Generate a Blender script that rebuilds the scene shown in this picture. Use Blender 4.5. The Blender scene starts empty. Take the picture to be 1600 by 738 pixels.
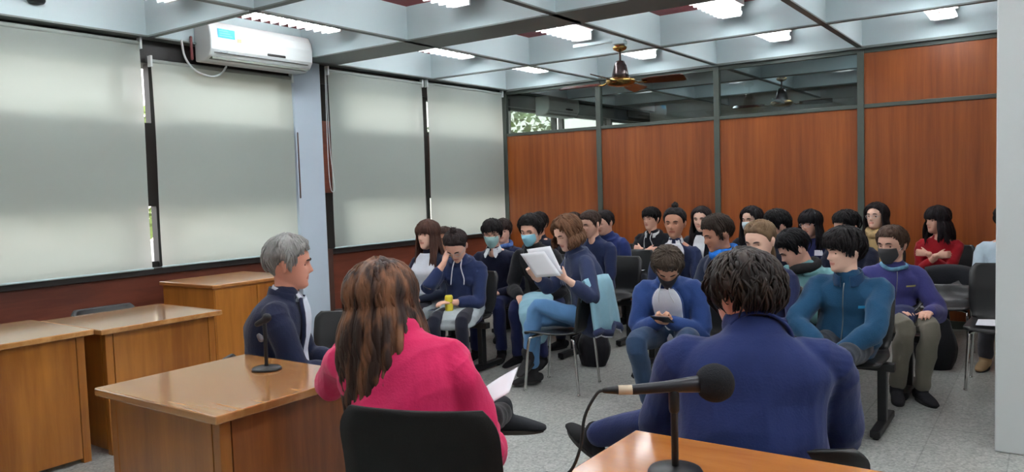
import bpy, bmesh, math, random
import numpy as np
from mathutils import Vector, Matrix

# ---------------------------------------------------------------- camera, world, exposure
S = bpy.context.scene
COL = S.collection
F_PX = 1210.47
CAM = np.array([6.189, 0.0, 1.52])
RT = np.array([0.81908, 0.57279, -0.03184])
UP = np.array([-0.00874, 0.06795, 0.99765])
DR = np.array([-0.57361, 0.81688, -0.06066])
cam_data = bpy.data.cameras.new('camera'); cam = bpy.data.objects.new('camera', cam_data); COL.objects.link(cam)
cam_data.sensor_width = 36; cam_data.lens = 36 * F_PX / 1600; cam_data.clip_start = .05
m = Matrix.Identity(4)
for i in range(3):
    m[i][0] = RT[i]; m[i][1] = UP[i]; m[i][2] = -DR[i]; m[i][3] = CAM[i]
cam.matrix_world = m
S.camera = cam
S.view_settings.view_transform = 'Standard'; S.view_settings.look = 'None'; S.view_settings.gamma = 1
S.view_settings.use_curve_mapping = False
S.view_settings.exposure = 0.55
LAMP = 26.0          # fluorescent tube radiance
SKY = 3.8
world = bpy.data.worlds.new('world'); S.world = world; world.use_nodes = True
wn = world.node_tree; bgn = wn.nodes['Background']
tc = wn.nodes.new('ShaderNodeTexCoord'); sp = wn.nodes.new('ShaderNodeSeparateXYZ'); rp = wn.nodes.new('ShaderNodeValToRGB')
wn.links.new(tc.outputs['Generated'], sp.inputs[0]); wn.links.new(sp.outputs['Z'], rp.inputs[0]); wn.links.new(rp.outputs[0], bgn.inputs[0])
rp.color_ramp.elements[0].position = 0.0; rp.color_ramp.elements[0].color = (.62, .56, .50, 1)
rp.color_ramp.elements[1].position = .35; rp.color_ramp.elements[1].color = (.86, .93, 1.0, 1)
bgn.inputs[1].default_value = SKY

def at(x, y, Y):
    """world point seen at photo pixel (x, y) on the plane Y"""
    v = DR + RT * (x - 800) / F_PX + UP * (369 - y) / F_PX
    return CAM + v * Y / v[1]

# ---------------------------------------------------------------- helpers
def lin(c):
    return tuple(((v / 255) / 12.92 if v <= 10 else (((v / 255) + .055) / 1.055) ** 2.4) for v in c)
MATS = {}
def mat(name, rgb, rough=.6, metal=0., bump=0., bscale=60., var=.0, vscale=8., spec=.5, emit=0., stretch=(1, 1, 1), coat=0., sheen=0.):
    if name in MATS: return MATS[name]
    m = bpy.data.materials.new(name); m.use_nodes = True; MATS[name] = m
    nt = m.node_tree; b = nt.nodes['Principled BSDF']; c = lin(rgb)
    b.inputs['Base Color'].default_value = (*c, 1); b.inputs['Roughness'].default_value = rough
    b.inputs['Metallic'].default_value = metal; b.inputs['Specular IOR Level'].default_value = spec
    if coat: b.inputs['Coat Weight'].default_value = coat; b.inputs['Coat Roughness'].default_value = .12
    if sheen: b.inputs['Sheen Weight'].default_value = sheen
    if emit:
        b.inputs['Emission Color'].default_value = (*c, 1); b.inputs['Emission Strength'].default_value = emit
    if bump or var:
        t = nt.nodes.new('ShaderNodeTexCoord'); mp = nt.nodes.new('ShaderNodeMapping'); mp.inputs['Scale'].default_value = stretch
        nt.links.new(t.outputs['Object'], mp.inputs[0])
        if bump:
            n = nt.nodes.new('ShaderNodeTexNoise'); n.inputs['Scale'].default_value = bscale; n.inputs['Detail'].default_value = 4
            bp = nt.nodes.new('ShaderNodeBump'); bp.inputs['Strength'].default_value = bump; bp.inputs['Distance'].default_value = .01
            nt.links.new(mp.outputs[0], n.inputs[0]); nt.links.new(n.outputs[0], bp.inputs['Height']); nt.links.new(bp.outputs[0], b.inputs['Normal'])
        if var:
            n2 = nt.nodes.new('ShaderNodeTexNoise'); n2.inputs['Scale'].default_value = vscale; n2.inputs['Detail'].default_value = 5
            r = nt.nodes.new('ShaderNodeValToRGB')
            r.color_ramp.elements[0].position = .3; r.color_ramp.elements[1].position = .7
            r.color_ramp.elements[0].color = (*[v * (1 - var) for v in c], 1); r.color_ramp.elements[1].color = (*[min(1, v * (1 + var)) for v in c], 1)
            nt.links.new(mp.outputs[0], n2.inputs[0]); nt.links.new(n2.outputs[0], r.inputs[0]); nt.links.new(r.outputs[0], b.inputs['Base Color'])
    return m

def wood(name, c0, c1, scale=(14, 14, 1.0), rough=.35, coat=.3, big=1.3):
    if name in MATS: return MATS[name]
    m = bpy.data.materials.new(name); m.use_nodes = True; MATS[name] = m
    nt = m.node_tree; b = nt.nodes['Principled BSDF']; N = nt.nodes.new; K = nt.links.new
    t = N('ShaderNodeTexCoord'); mp = N('ShaderNodeMapping'); mp.inputs['Scale'].default_value = scale
    n = N('ShaderNodeTexNoise'); n.inputs['Scale'].default_value = 1.6; n.inputs['Detail'].default_value = 8; n.inputs['Roughness'].default_value = .62; n.inputs['Distortion'].default_value = .35
    mp2 = N('ShaderNodeMapping'); mp2.inputs['Scale'].default_value = tuple(s * .16 for s in scale)
    n2 = N('ShaderNodeTexNoise'); n2.inputs['Scale'].default_value = big; n2.inputs['Detail'].default_value = 3
    K(t.outputs['Object'], mp.inputs[0]); K(t.outputs['Object'], mp2.inputs[0]); K(mp.outputs[0], n.inputs[0]); K(mp2.outputs[0], n2.inputs[0])
    mx = N('ShaderNodeMath'); mx.operation = 'ADD'; K(n.outputs[0], mx.inputs[0]); K(n2.outputs[0], mx.inputs[1])
    r = N('ShaderNodeValToRGB'); r.color_ramp.elements[0].position = .72; r.color_ramp.elements[1].position = 1.28
    r.color_ramp.elements[0].color = (*lin(c0), 1); r.color_ramp.elements[1].color = (*lin(c1), 1)
    dv = N('ShaderNodeMath'); dv.operation = 'MULTIPLY'; dv.inputs[1].default_value = .5
    K(mx.outputs[0], dv.inputs[0]); r.color_ramp.elements[0].position = .38; r.color_ramp.elements[1].position = .62
    K(dv.outputs[0], r.inputs[0]); K(r.outputs[0], b.inputs['Base Color'])
    b.inputs['Roughness'].default_value = rough; b.inputs['Coat Weight'].default_value = coat; b.inputs['Coat Roughness'].default_value = .1
    return m

def link(name, me, m=None, parent=None, smooth=False):
    o = bpy.data.objects.new(name, me); COL.objects.link(o)
    if m is not None:
        for q in (m if isinstance(m, (list, tuple)) else [m]): me.materials.append(q)
    if parent: o.parent = parent
    if smooth: me.polygons.foreach_set('use_smooth', [True] * len(me.polygons))
    return o
def tag(o, label=None, cat=None, group=None, kind=None):
    if label: o['label'] = label
    if cat: o['category'] = cat
    if group: o['group'] = group
    if kind: o['kind'] = kind
    return o
def empty(name, loc=(0, 0, 0), rz=0.):
    o = bpy.data.objects.new(name, None); COL.objects.link(o); o.location = loc; o.rotation_euler = (0, 0, rz); o.empty_display_size = .1
    return o

class MB:
    """collects vertices and faces of one mesh"""
    def __init__(s): s.v = []; s.f = []; s.mi = []; s.n = 0
    def add(s, V, Fc, mi=0):
        V = np.asarray(V, float).reshape(-1, 3); s.v.append(V); s.f += [tuple(i + s.n for i in q) for q in Fc]; s.mi += [mi] * len(Fc); s.n += len(V); return s
    def box(s, x0, x1, y0, y1, z0, z1, mi=0):
        V = [(x, y, z) for x in (x0, x1) for y in (y0, y1) for z in (z0, z1)]
        return s.add(V, [(0, 1, 3, 2), (4, 6, 7, 5), (0, 4, 5, 1), (2, 3, 7, 6), (0, 2, 6, 4), (1, 5, 7, 3)], mi)
    def tube(s, P, R, n=10, up=(0, 0, 1), sub=0, cap='round', mi=0, power=2., M=None):
        V, Fc = tube(P, R, n, up, sub, cap, power)
        if M is not None: V = V @ M[0].T + M[1]
        return s.add(V, Fc, mi)
    def build(s, name, m, parent=None, smooth=False, bevel=0., loc=None):
        me = bpy.data.meshes.new(name)
        V = np.concatenate(s.v) if s.v else np.zeros((0, 3))
        me.from_pydata(V.tolist(), [], s.f)
        o = link(name, me, m, parent, smooth)
        if any(s.mi): me.polygons.foreach_set('material_index', s.mi)
        me.update()
        if bevel:
            b = o.modifiers.new('bevel', 'BEVEL'); b.width = bevel; b.segments = 2; b.limit_method = 'ANGLE'
        if loc is not None: o.location = loc
        return o

def catmull(P, sub):
    P = np.asarray(P, float)
    if sub < 1 or len(P) < 3: return P
    Q = np.vstack([2 * P[0] - P[1], P, 2 * P[-1] - P[-2]]); out = []
    for i in range(1, len(Q) - 2):
        for k in range(sub):
            t = k / sub; a, b, c, d = Q[i - 1], Q[i], Q[i + 1], Q[i + 2]
            out.append(.5 * (2 * b + (c - a) * t + (2 * a - 5 * b + 4 * c - d) * t * t + (3 * b - a - 3 * c + d) * t ** 3))
    out.append(Q[-2]); return np.array(out)
def nrm(v):
    v = np.asarray(v, float); return v / (np.linalg.norm(v) + 1e-12)
def tube(P, R, n=10, up=(0, 0, 1), sub=0, cap='round', power=2.):
    """loft of (super)elliptic rings; R holds radii or (side, up) pairs"""
    P = np.asarray(P, float); R = np.array([(r, r) if np.isscalar(r) else tuple(r) for r in R], float)
    if sub:
        Q = catmull(np.hstack([P, R]), sub); P = Q[:, :3]; R = np.maximum(Q[:, 3:], 1e-4)
    T = np.gradient(P, axis=0); T = np.array([nrm(t) for t in T])
    up = np.asarray(up, float)
    if abs(np.dot(nrm(up), T[0])) > .95: up = np.array([1., .2, 0])
    if cap == 'round':
        a0 = R[0].mean(); a1 = R[-1].mean()
        P = np.vstack([P[0] - T[0] * a0 * .85, P[0] - T[0] * a0 * .5, P, P[-1] + T[-1] * a1 * .5, P[-1] + T[-1] * a1 * .85])
        R = np.vstack([R[0] * .45, R[0] * .84, R, R[-1] * .84, R[-1] * .45]); T = np.vstack([T[0], T[0], T, T[-1], T[-1]])
    ang = np.arange(n) / n * 2 * math.pi; ca, sa = np.cos(ang), np.sin(ang)
    if power != 2.:
        ca = np.sign(ca) * abs(ca) ** (2 / power); sa = np.sign(sa) * abs(sa) ** (2 / power)
    V = []; side = None
    for p, r, t in zip(P, R, T):
        s0 = np.cross(t, up) if side is None else np.cross(t, np.cross(side, t))
        if side is not None:
            w = np.cross(t, up)
            if np.linalg.norm(w) > .3: s0 = w
        if side is not None and np.dot(s0, side) < 0: s0 = -s0
        side = nrm(s0); u = np.cross(side, t)
        V.append(p + np.outer(ca * r[0], side) + np.outer(sa * r[1], u))
    V = np.vstack(V); k = len(P); Fc = []
    for i in range(k - 1):
        for j in range(n):
            a, b = i * n + j, i * n + (j + 1) % n
            Fc.append((a, b, b + n, a + n))
    Fc.append(tuple(range(n))[::-1]); Fc.append(tuple(range((k - 1) * n, k * n)))
    return V, Fc
def lathe(prof, n=24, c=(0, 0, 0)):
    """profile [(r, z)...] turned about z"""
    V = []; Fc = []
    for r, z in prof:
        for j in range(n):
            a = 2 * math.pi * j / n; V.append((c[0] + r * math.cos(a), c[1] + r * math.sin(a), c[2] + z))
    for i in range(len(prof) - 1):
        for j in range(n):
            a, b = i * n + j, i * n + (j + 1) % n; Fc.append((a, b, b + n, a + n))
    Fc.append(tuple(range(n))[::-1]); Fc.append(tuple(range((len(prof) - 1) * n, len(prof) * n)))
    return np.array(V), Fc
def slab(grid, thick, closed=False):
    """solid sheet from a grid [i][j] of points, thickness along approximate normals"""
    G = np.asarray(grid, float); a, b, _ = G.shape
    du = np.gradient(G, axis=0); dv = np.gradient(G, axis=1)
    N = np.cross(du, dv); N /= np.linalg.norm(N, axis=2, keepdims=True) + 1e-12
    G2 = G + N * thick; V = np.vstack([G.reshape(-1, 3), G2.reshape(-1, 3)]); Fc = []; o = a * b
    q = lambda i, j: i * b + j
    for i in range(a - 1):
        for j in range(b - 1):
            Fc.append((q(i, j), q(i, j + 1), q(i + 1, j + 1), q(i + 1, j)))
            Fc.append((o + q(i, j), o + q(i + 1, j), o + q(i + 1, j + 1), o + q(i, j + 1)))
    for j in range(b - 1):
        Fc.append((q(0, j), o + q(0, j), o + q(0, j + 1), q(0, j + 1))); Fc.append((q(a - 1, j), q(a - 1, j + 1), o + q(a - 1, j + 1), o + q(a - 1, j)))
    for i in range(a - 1):
        Fc.append((q(i, 0), q(i + 1, 0), o + q(i + 1, 0), o + q(i, 0))); Fc.append((q(i, b - 1), o + q(i, b - 1), o + q(i + 1, b - 1), q(i + 1, b - 1)))
    return V, Fc

# ---------------------------------------------------------------- materials of the room
M_BEAM = mat('pale_blue_paint', (198, 216, 220), .55)
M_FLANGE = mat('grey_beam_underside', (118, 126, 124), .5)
M_POST = mat('grey_green_metal', (84, 92, 86), .45, .2)
M_DARK = mat('dark_frame', (38, 34, 33), .5)
M_BROWN = mat('brown_frame', (74, 48, 40), .5)
M_PANEL = wood('partition_veneer', (128, 61, 22), (168, 90, 38), (11, 11, .5), .38, .25)
M_DADO = wood('dado_veneer', (86, 40, 27), (116, 58, 40), (2, 1.2, 9), .42, .15)
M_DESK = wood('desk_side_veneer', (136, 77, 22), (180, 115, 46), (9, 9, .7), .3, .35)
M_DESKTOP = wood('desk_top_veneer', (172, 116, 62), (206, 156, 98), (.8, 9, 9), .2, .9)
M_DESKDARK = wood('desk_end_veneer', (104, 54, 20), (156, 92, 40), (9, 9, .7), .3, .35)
M_COLUMN = mat('white_column_paint', (206, 212, 212), .6, bump=.05, bscale=30)
M_COLUMN2 = mat('pale_blue_column_paint', (188, 202, 216), .6)
M_PLASTER = mat('off_white_plaster', (196, 196, 190), .7)
M_BLACK = mat('black_plastic', (20, 21, 24), .42)
M_BLACKFAB = mat('black_upholstery', (16, 16, 17), .8, bump=.2, bscale=300)
M_CHROME = mat('chrome', (200, 200, 198), .18, 1.)
M_WHITE = mat('white_plastic', (224, 230, 230), .35)
M_PAPER = mat('white_paper', (232, 234, 240), .7)
M_BRASS = mat('brass', (176, 140, 80), .25, 1.)

# floor: pale terrazzo with fine joints
def floor_mat():
    m = bpy.data.materials.new('terrazzo'); m.use_nodes = True; nt = m.node_tree; b = nt.nodes['Principled BSDF']; N = nt.nodes.new; K = nt.links.new
    t = N('ShaderNodeTexCoord'); v = N('ShaderNodeTexVoronoi'); v.inputs['Scale'].default_value = 85
    r = N('ShaderNodeValToRGB'); e = r.color_ramp.elements
    e[0].position = 0; e[0].color = (*lin((132, 135, 131)), 1); e[1].position = 1; e[1].color = (*lin((200, 202, 197)), 1)
    K(t.outputs['Object'], v.inputs[0]); K(v.outputs['Color'], r.inputs[0])
    n = N('ShaderNodeTexNoise'); n.inputs['Scale'].default_value = 1.1; n.inputs['Detail'].default_value = 4; K(t.outputs['Object'], n.inputs[0])
    br = N('ShaderNodeTexBrick'); br.offset = 0; br.inputs['Scale'].default_value = 1; br.inputs['Mortar Size'].default_value = .004
    br.inputs['Brick Width'].default_value = .4; br.inputs['Row Height'].default_value = .4
    br.inputs['Color1'].default_value = (1, 1, 1, 1); br.inputs['Color2'].default_value = (.93, .94, .93, 1); br.inputs['Mortar'].default_value = (.68, .68, .67, 1)
    K(t.outputs['Object'], br.inputs[0])
    mx = N('ShaderNodeMix'); mx.data_type = 'RGBA'; mx.blend_type = 'MULTIPLY'; mx.inputs[0].default_value = 1
    K(r.outputs[0], mx.inputs[6]); K(br.outputs[0], mx.inputs[7])
    mx2 = N('ShaderNodeMix'); mx2.data_type = 'RGBA'; mx2.blend_type = 'MULTIPLY'; mx2.inputs[0].default_value = .3
    K(mx.outputs[2], mx2.inputs[6]); K(n.outputs[0], mx2.inputs[7]); K(mx2.outputs[2], b.inputs['Base Color'])
    b.inputs['Roughness'].default_value = .33; return m
M_FLOOR = floor_mat()
# red slatted coffer backs
def red_mat():
    m = bpy.data.materials.new('red_slats'); m.use_nodes = True; nt = m.node_tree; b = nt.nodes['Principled BSDF']; N = nt.nodes.new; K = nt.links.new
    t = N('ShaderNodeTexCoord'); w = N('ShaderNodeTexWave'); w.inputs['Scale'].default_value = 12; w.bands_direction = 'X'
    r = N('ShaderNodeValToRGB'); e = r.color_ramp.elements; e[0].position = .15; e[0].color = (*lin((58, 18, 20)), 1); e[1].position = .4; e[1].color = (*lin((142, 38, 44)), 1)
    K(t.outputs['Object'], w.inputs[0]); K(w.outputs[0], r.inputs[0]); K(r.outputs[0], b.inputs['Base Color']); b.inputs['Roughness'].default_value = .6
    return m
M_RED = red_mat()
def glass_mat(name='window_glass', tint=(.9, .95, .93), refl=.12):
    m = bpy.data.materials.new(name); m.use_nodes = True; nt = m.node_tree; N = nt.nodes.new; K = nt.links.new
    nt.nodes.remove(nt.nodes['Principled BSDF']); out = nt.nodes['Material Output']
    tr = N('ShaderNodeBsdfTransparent'); tr.inputs[0].default_value = (*tint, 1); gl = N('ShaderNodeBsdfGlossy'); gl.inputs['Roughness'].default_value = .02
    lw = N('ShaderNodeLayerWeight'); lw.inputs[0].default_value = .3; ma = N('ShaderNodeMath'); ma.operation = 'MULTIPLY_ADD'; ma.inputs[1].default_value = .6; ma.inputs[2].default_value = refl * .5
    mx = N('ShaderNodeMixShader'); K(lw.outputs['Fresnel'], ma.inputs[0]); K(ma.outputs[0], mx.inputs[0]); K(tr.outputs[0], mx.inputs[1]); K(gl.outputs[0], mx.inputs[2]); K(mx.outputs[0], out.inputs[0])
    return m
M_GLASS = glass_mat()
def shade_mat():
    m = bpy.data.materials.new('blind_fabric'); m.use_nodes = True; nt = m.node_tree; N = nt.nodes.new; K = nt.links.new
    nt.nodes.remove(nt.nodes['Principled BSDF']); out = nt.nodes['Material Output']
    d = N('ShaderNodeBsdfDiffuse'); d.inputs[0].default_value = (*lin((182, 192, 186)), 1); t = N('ShaderNodeBsdfTranslucent'); t.inputs[0].default_value = (*lin((236, 224, 212)), 1)
    tp = N('ShaderNodeBsdfTransparent')
    mx = N('ShaderNodeMixShader'); mx.inputs[0].default_value = .30; K(d.outputs[0], mx.inputs[1]); K(t.outputs[0], mx.inputs[2])
    m2 = N('ShaderNodeMixShader'); m2.inputs[0].default_value = .028; K(mx.outputs[0], m2.inputs[1]); K(tp.outputs[0], m2.inputs[2]); K(m2.outputs[0], out.inputs[0])
    return m
M_SHADE = shade_mat()

# ---------------------------------------------------------------- setting
HC = 2.85; HT = 3.15; D = 8.70; XR = 9.15; YB = -1.1; YN = 13.4
def struct(o): o['kind'] = 'structure'; return o
struct(MB().box(-.3, XR + .2, YB - .2, YN + .2, -.12, 0).build('floor', M_FLOOR))
struct(MB().box(-.3, XR + .2, YB - .2, YN + .2, HT, HT + .1).build('ceiling', M_RED))
GX = [1.48, 3.01, 4.54, 6.07, 7.60]; GY = [-.0, 1.98, 3.59, 7.13, 10.27, 11.84]
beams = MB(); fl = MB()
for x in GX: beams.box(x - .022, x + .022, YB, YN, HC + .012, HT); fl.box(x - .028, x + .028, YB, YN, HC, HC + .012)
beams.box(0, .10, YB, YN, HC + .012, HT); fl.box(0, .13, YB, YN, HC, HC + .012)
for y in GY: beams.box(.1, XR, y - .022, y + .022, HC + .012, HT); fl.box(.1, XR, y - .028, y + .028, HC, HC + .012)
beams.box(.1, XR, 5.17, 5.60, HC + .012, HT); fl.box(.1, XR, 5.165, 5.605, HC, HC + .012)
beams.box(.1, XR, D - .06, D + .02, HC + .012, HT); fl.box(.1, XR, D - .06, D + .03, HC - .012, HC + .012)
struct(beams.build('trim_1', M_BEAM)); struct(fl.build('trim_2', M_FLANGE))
# walls
struct(MB().box(XR, XR + .1, YB, YN, 0, HT).build('wall_right', M_PLASTER))
struct(MB().box(-.2, XR, YB - .1, YB, 0, HT).build('wall_back', M_PLASTER))
struct(MB().box(-.2, XR, YN, YN + .1, 0, HT).build('wall_far', M_PLASTER))
struct(MB().box(-.14, 0, YB, YN, 0, .90).build('wall_left', M_DADO))
sill = MB().box(-.14, .03, YB, 5.08, .90, .955).box(-.14, .03, 5.42, YN, .90, .955); struct(sill.build('trim_3', M_DARK, bevel=.004))
struct(MB().box(-.3, -.0, YB, YN, 2.66, HT).build('trim_4', M_DARK))
# window bays: frames, glass, brown spandrels between upper and lower lights
def bay(n, y0, y1, zs0=1.47, zs1=2.17):
    w = empty('window_%d' % n, (0, y0, 0)); struct(w); L = y1 - y0
    f = MB()
    for a, b in ((0, .06), (L - .06, L)): f.box(-.14, -.06, a, b, .955, 2.66)
    for z in (.955, zs0 - .03, zs1, 2.62): f.box(-.14, -.06, .06, L - .06, z, z + .04)
    f.build('window_frame', M_DARK, w)
    MB().box(-.13, -.09, .06, L - .06, zs0, zs1).build('spandrel', M_BROWN, w)
    g = MB().box(-.104, -.10, .06, L - .06, .99, zs0 - .03).box(-.104, -.10, .06, L - .06, zs1 + .04, 2.62); g.build('pane', M_GLASS, w)
bay(1, -1.1, .35); bay(2, .5, 1.95); bay(3, 2.05, 3.42); bay(4, 3.66, 5.10, 1.47, 2.17); bay(5, 5.72, 6.98, 1.47, 2.20); bay(6, 7.12, 8.56, 1.47, 2.20)
bay(7, 8.9, 10.2); bay(8, 10.35, 11.8); bay(9, 11.95, 13.35)
mull = MB()
for a, b in ((.35, .5), (1.95, 2.05), (3.42, 3.66), (6.98, 7.12), (8.56, 8.90), (10.2, 10.35), (11.8, 11.95)):
    mull.box(-.13, -.05, a, b, 1.47, 2.17); mull.box(-.14, -.08, a, b, .955, 1.0); mull.box(-.13, -.09, a, a + .03, .955, 2.66)
mull.box(-.14, -.02, 5.42, 5.72, .955, 2.80)
struct(mull.build('trim_5', M_DARK))
struct(MB().box(-.14, .06, 5.08, 5.42, 0, HC).build('wall_pier', M_COLUMN2))
tag(MB().box(0.0, .03, 5.43, 5.56, 1.54, 2.28).build('wall_panel', M_DADO, bevel=.004), 'narrow reddish brown board fixed beside the pale blue wall pier', 'panel')
tag(MB().box(.0, .05, 5.425, 5.50, .0, .96).build('wood_post', M_BROWN, bevel=.006), 'brown upright wooden post at the foot of the pale blue wall pier', 'post')
struct(MB().box(5.93, 6.45, 4.90, 5.36, 0, HC).build('wall_column', M_COLUMN, bevel=.008))

# partition with posts, rails, veneer panels and glass transoms
part = MB()
PX = [.03, 1.48, 3.01, 4.54, 6.07, 7.60, 9.12]
for x in PX: part.box(x - .032, x + .032, D - .035, D + .035, 0, HC)
for x0, x1 in zip(PX[:-1], PX[1:]):
    part.box(x0, x1, D - .025, D + .025, HC - .055, HC - .01); part.box(x0, x1, D - .025, D + .025, 2.235, 2.275); part.box(x0, x1, D - .025, D + .025, 0, .08)
struct(part.build('trim_6', M_POST, bevel=.003))
pan = MB()
for k, (x0, x1) in enumerate(zip(PX[:-1], PX[1:])):
    pan.box(x0 + .03, x1 - .03, D - .012, D + .012, .08, 2.235)
    if k >= 3: pan.box(x0 + .03, x1 - .03, D - .012, D + .012, 2.275, 2.80)
struct(pan.build('wall_partition', M_PANEL))
for k in range(3):
    struct(MB().box(PX[k] + .03, PX[k + 1] - .03, D - .004, D + .002, 2.275, 2.80).build('window_%d' % (10 + k), M_GLASS))
# roller blinds
def blind(y0, y1, ztop, zbot, label, x=.055):
    w = empty('roller_blind', (x, (y0 + y1) / 2, 0)); tag(w, label, 'blind', 'roller blinds along the window wall')
    L = (y1 - y0) / 2; G = []
    for i in range(9):
        z = ztop - (ztop - zbot) * i / 8
        G += [(.003 * math.sin(j * .9 + i * .3), -L + 2 * L * j / 12 + .006 * math.sin(i * .7), z) for j in range(13)]
    V = G; Fc = [(i * 13 + j, i * 13 + j + 1, i * 13 + j + 14, i * 13 + j + 13) for i in range(8) for j in range(12)]; MB().add(V, Fc).build('blind_fabric', M_SHADE, w, True)
    MB().tube([(-.012, -L + .01, ztop + .005), (-.012, L - .01, ztop + .005)], [.02, .02], 10).build('roller_tube', mat('blind_tube', (150, 156, 150), .5), w, True)
    for e in (-1, 1): MB().box(-.03, .02, *sorted((e * (L + .012), e * (L - .004))), ztop - .04, ztop + .05).build('bracket', M_WHITE, w)
    MB().tube([(0, -L, zbot), (0, L, zbot)], [.009, .009], 8).build('bottom_bar', mat('blind_bar', (176, 196, 198), .4), w, True)
    if y0 > 5.3 and y0 < 6:
        MB().tube([(.03, -L - .06, ztop), (.035, -L - .075, 1.9), (.035, -L - .06, 1.6), (.03, -L - .02, 1.55), (.03, -L, 1.62), (.02, -L - .03, 2.0), (.02, -L - .04, ztop)], [.0035] * 7, 6, sub=4).build('cord', M_WHITE, w, True)
    return w
blind(1.95, 3.53, 2.80, .955, 'pale translucent roller blind nearest the camera, left of the dark gap under the security camera')
blind(3.62, 5.06, 2.665, .96, 'pale roller blind hanging below the air conditioner')
blind(5.53, 6.98, 2.79, .965, 'pale roller blind just right of the pale blue pier, with a white pull cord')
blind(7.07, 8.60, 2.80, .955, 'pale roller blind in the far corner touching the wood partition')
blind(.4, 1.88, 2.80, .955, 'pale roller blind outside the left edge of the photo')

# fluorescent fittings in the coffers
M_TUBE = mat('lit_tube', (250, 253, 255), .5, emit=LAMP)
M_LOUV = mat('white_louvre', (240, 244, 246), .35, spec=.6)
def lamp_fitting():
    w = empty('ceiling_light')
    MB().box(-.12, .12, -.62, .62, .09, .15).box(-.09, .09, -.635, -.61, .0, .1).box(-.09, .09, .61, .635, .0, .1).build('housing', M_WHITE, w, bevel=.006)
    for sx in (-.055, .055): MB().tube([(sx, -.60, .03), (sx, .60, .03)], [.014, .014], 8).build('tube', M_TUBE, w, True)
    lv = MB()
    for k in range(13):
        y = -.57 + k * .095; V, Fc = tube([(-.105, y, .02), (.105, y, .02)], [(.003, .022)] * 2, 6, up=(0, 0, 1)); lv.add(V, Fc)
    lv.box(-.004, .004, -.6, .6, .004, .03); lv.build('louvre', M_LOUV, w)
    return w
def copy_tree(o, parent=None):
    c = o.copy(); COL.objects.link(c); c.parent = parent
    for ch in list(o.children): copy_tree(ch, c)
    return c
lamp0 = lamp_fitting()
bx = [.76, 2.25, 3.78, 5.31, 6.84, 8.35]; by = [.98, 2.78, 4.38, 6.37, 7.92]
desc = {(.76, 2.78): 'at the top left edge of the photo', (.76, 4.38): 'just above the air conditioner', (2.25, 4.38): 'cut by the top edge left of centre',
        (.76, 6.37): 'above the blinds, first beyond the wide beam', (2.25, 6.37): 'at top centre beyond the wide beam', (3.78, 6.37): 'large and bright at the top edge right of the fan',
        (.76, 7.92): 'small, in the far left corner coffer', (2.25, 7.92): 'directly behind the ceiling fan', (3.78, 7.92): 'over the clear transom right of the fan', (5.31, 7.92): 'over the wood partition beside the white column'}
first = True
for x in bx:
    for y in by:
        if x > 6 and y > 5: continue
        o = lamp0 if first else copy_tree(lamp0); first = False
        o.location = (x, y, 3.0)
        vis = (x, y) in desc
        tag(o, 'lit louvred ceiling light ' + desc[(x, y)] if vis else 'louvred ceiling light outside the photo, %s row from the windows, %s coffer from the partition' % (('first', 'second', 'third', 'fourth', 'fifth', 'sixth')[bx.index(x)], ('fifth', 'fourth', 'third', 'second', 'first')[by.index(y)]), 'ceiling light', 'louvred fluorescent lights in the ceiling coffers')
# the next room: dim lamps, seen through the transoms
M_TUBE2 = mat('weak_tube', (200, 215, 225), .5, emit=9)
for x, y, d in ((3.6, 10.9, 'nearer one'), (4.3, 9.5, 'right hand one'), (2.2, 11.2, 'far one')):
    w = empty('next_room_light', (x, y, 3.0)); tag(w, 'weak ceiling light in the next room seen through the transom, ' + d, 'ceiling light')
    MB().box(-.1, .1, -.3, .3, .05, .15).build('housing', M_WHITE, w, bevel=.006); MB().box(-.08, .08, -.28, .28, .03, .05).build('diffuser', M_TUBE2, w)
def aircon(x, y0, y1, z0, z1, label):
    w = empty('air_conditioner', (x, (y0 + y1) / 2, z0)); tag(w, label, 'air conditioner'); L = (y1 - y0) / 2; H = z1 - z0
    prof = [(0, 0), (.13, -.0), (.20, .035), (.235, .09), (.24, .2), (.225, .27), (.19, H), (0, H)]
    V = [(a, s * L, b) for s in (-1, 1) for a, b in prof]; n = len(prof)
    Fc = [tuple(range(n)), tuple(range(2 * n - 1, n - 1, -1))] + [(i, i + n, (i + 1) % n + n, (i + 1) % n) for i in range(n)]
    MB().add(V, Fc).build('body', M_WHITE, w, bevel=.012)
    MB().box(.10, .205, -L + .03, L - .04, .012, .03).build('air_outlet', mat('outlet_grey', (120, 124, 116), .5), w)
    MB().box(.216, .226, -L + .04, L - .05, .062, .066).build('panel_seam', M_DARK, w)
    MB().tube([(.2385, .03, .105), (.2385, .22, .105)], [(.011, .004)] * 2, 8, up=(1, 0, 0)).build('display_strip', M_DARK, w)
    return w, L
ac, acL = aircon(.10, 4.0, 5.10, 2.70, 3.03, 'white wall mounted air conditioner with blue energy sticker, above the second blind')
MB().box(.236, .243, -acL + .07, -acL + .235, .19, .265).build('energy_sticker', mat('cyan_sticker', (30, 165, 225), .4), ac)
st = MB()
for k in range(3): st.box(.2435, .2445, -acL + .085, -acL + .21 - .02 * k, .205 + k * .02, .211 + k * .02)
st.build('sticker_text', mat('sticker_text', (120, 205, 240), .4), ac)
MB().box(.2405, .2425, -acL + .26, -acL + .30, .17, .2).build('efficiency_sticker', mat('tan_sticker', (205, 180, 140), .5), ac)
MB().box(.2405, .2425, -acL + .08, -acL + .16, .068, .076).build('maker_mark', mat('grey_mark', (150, 160, 165), .5), ac)
tag(MB().tube([(.13, 3.86, 2.86), (.14, 3.88, 2.72), (.14, 3.97, 2.62), (.14, 4.12, 2.585), (.14, 4.22, 2.62), (.15, 4.27, 2.685)], [.009] * 6, 8, sub=4).build('drain_hose', M_WHITE, None, True), 'thin white hose looping below the left end of the air conditioner', 'hose')
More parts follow.
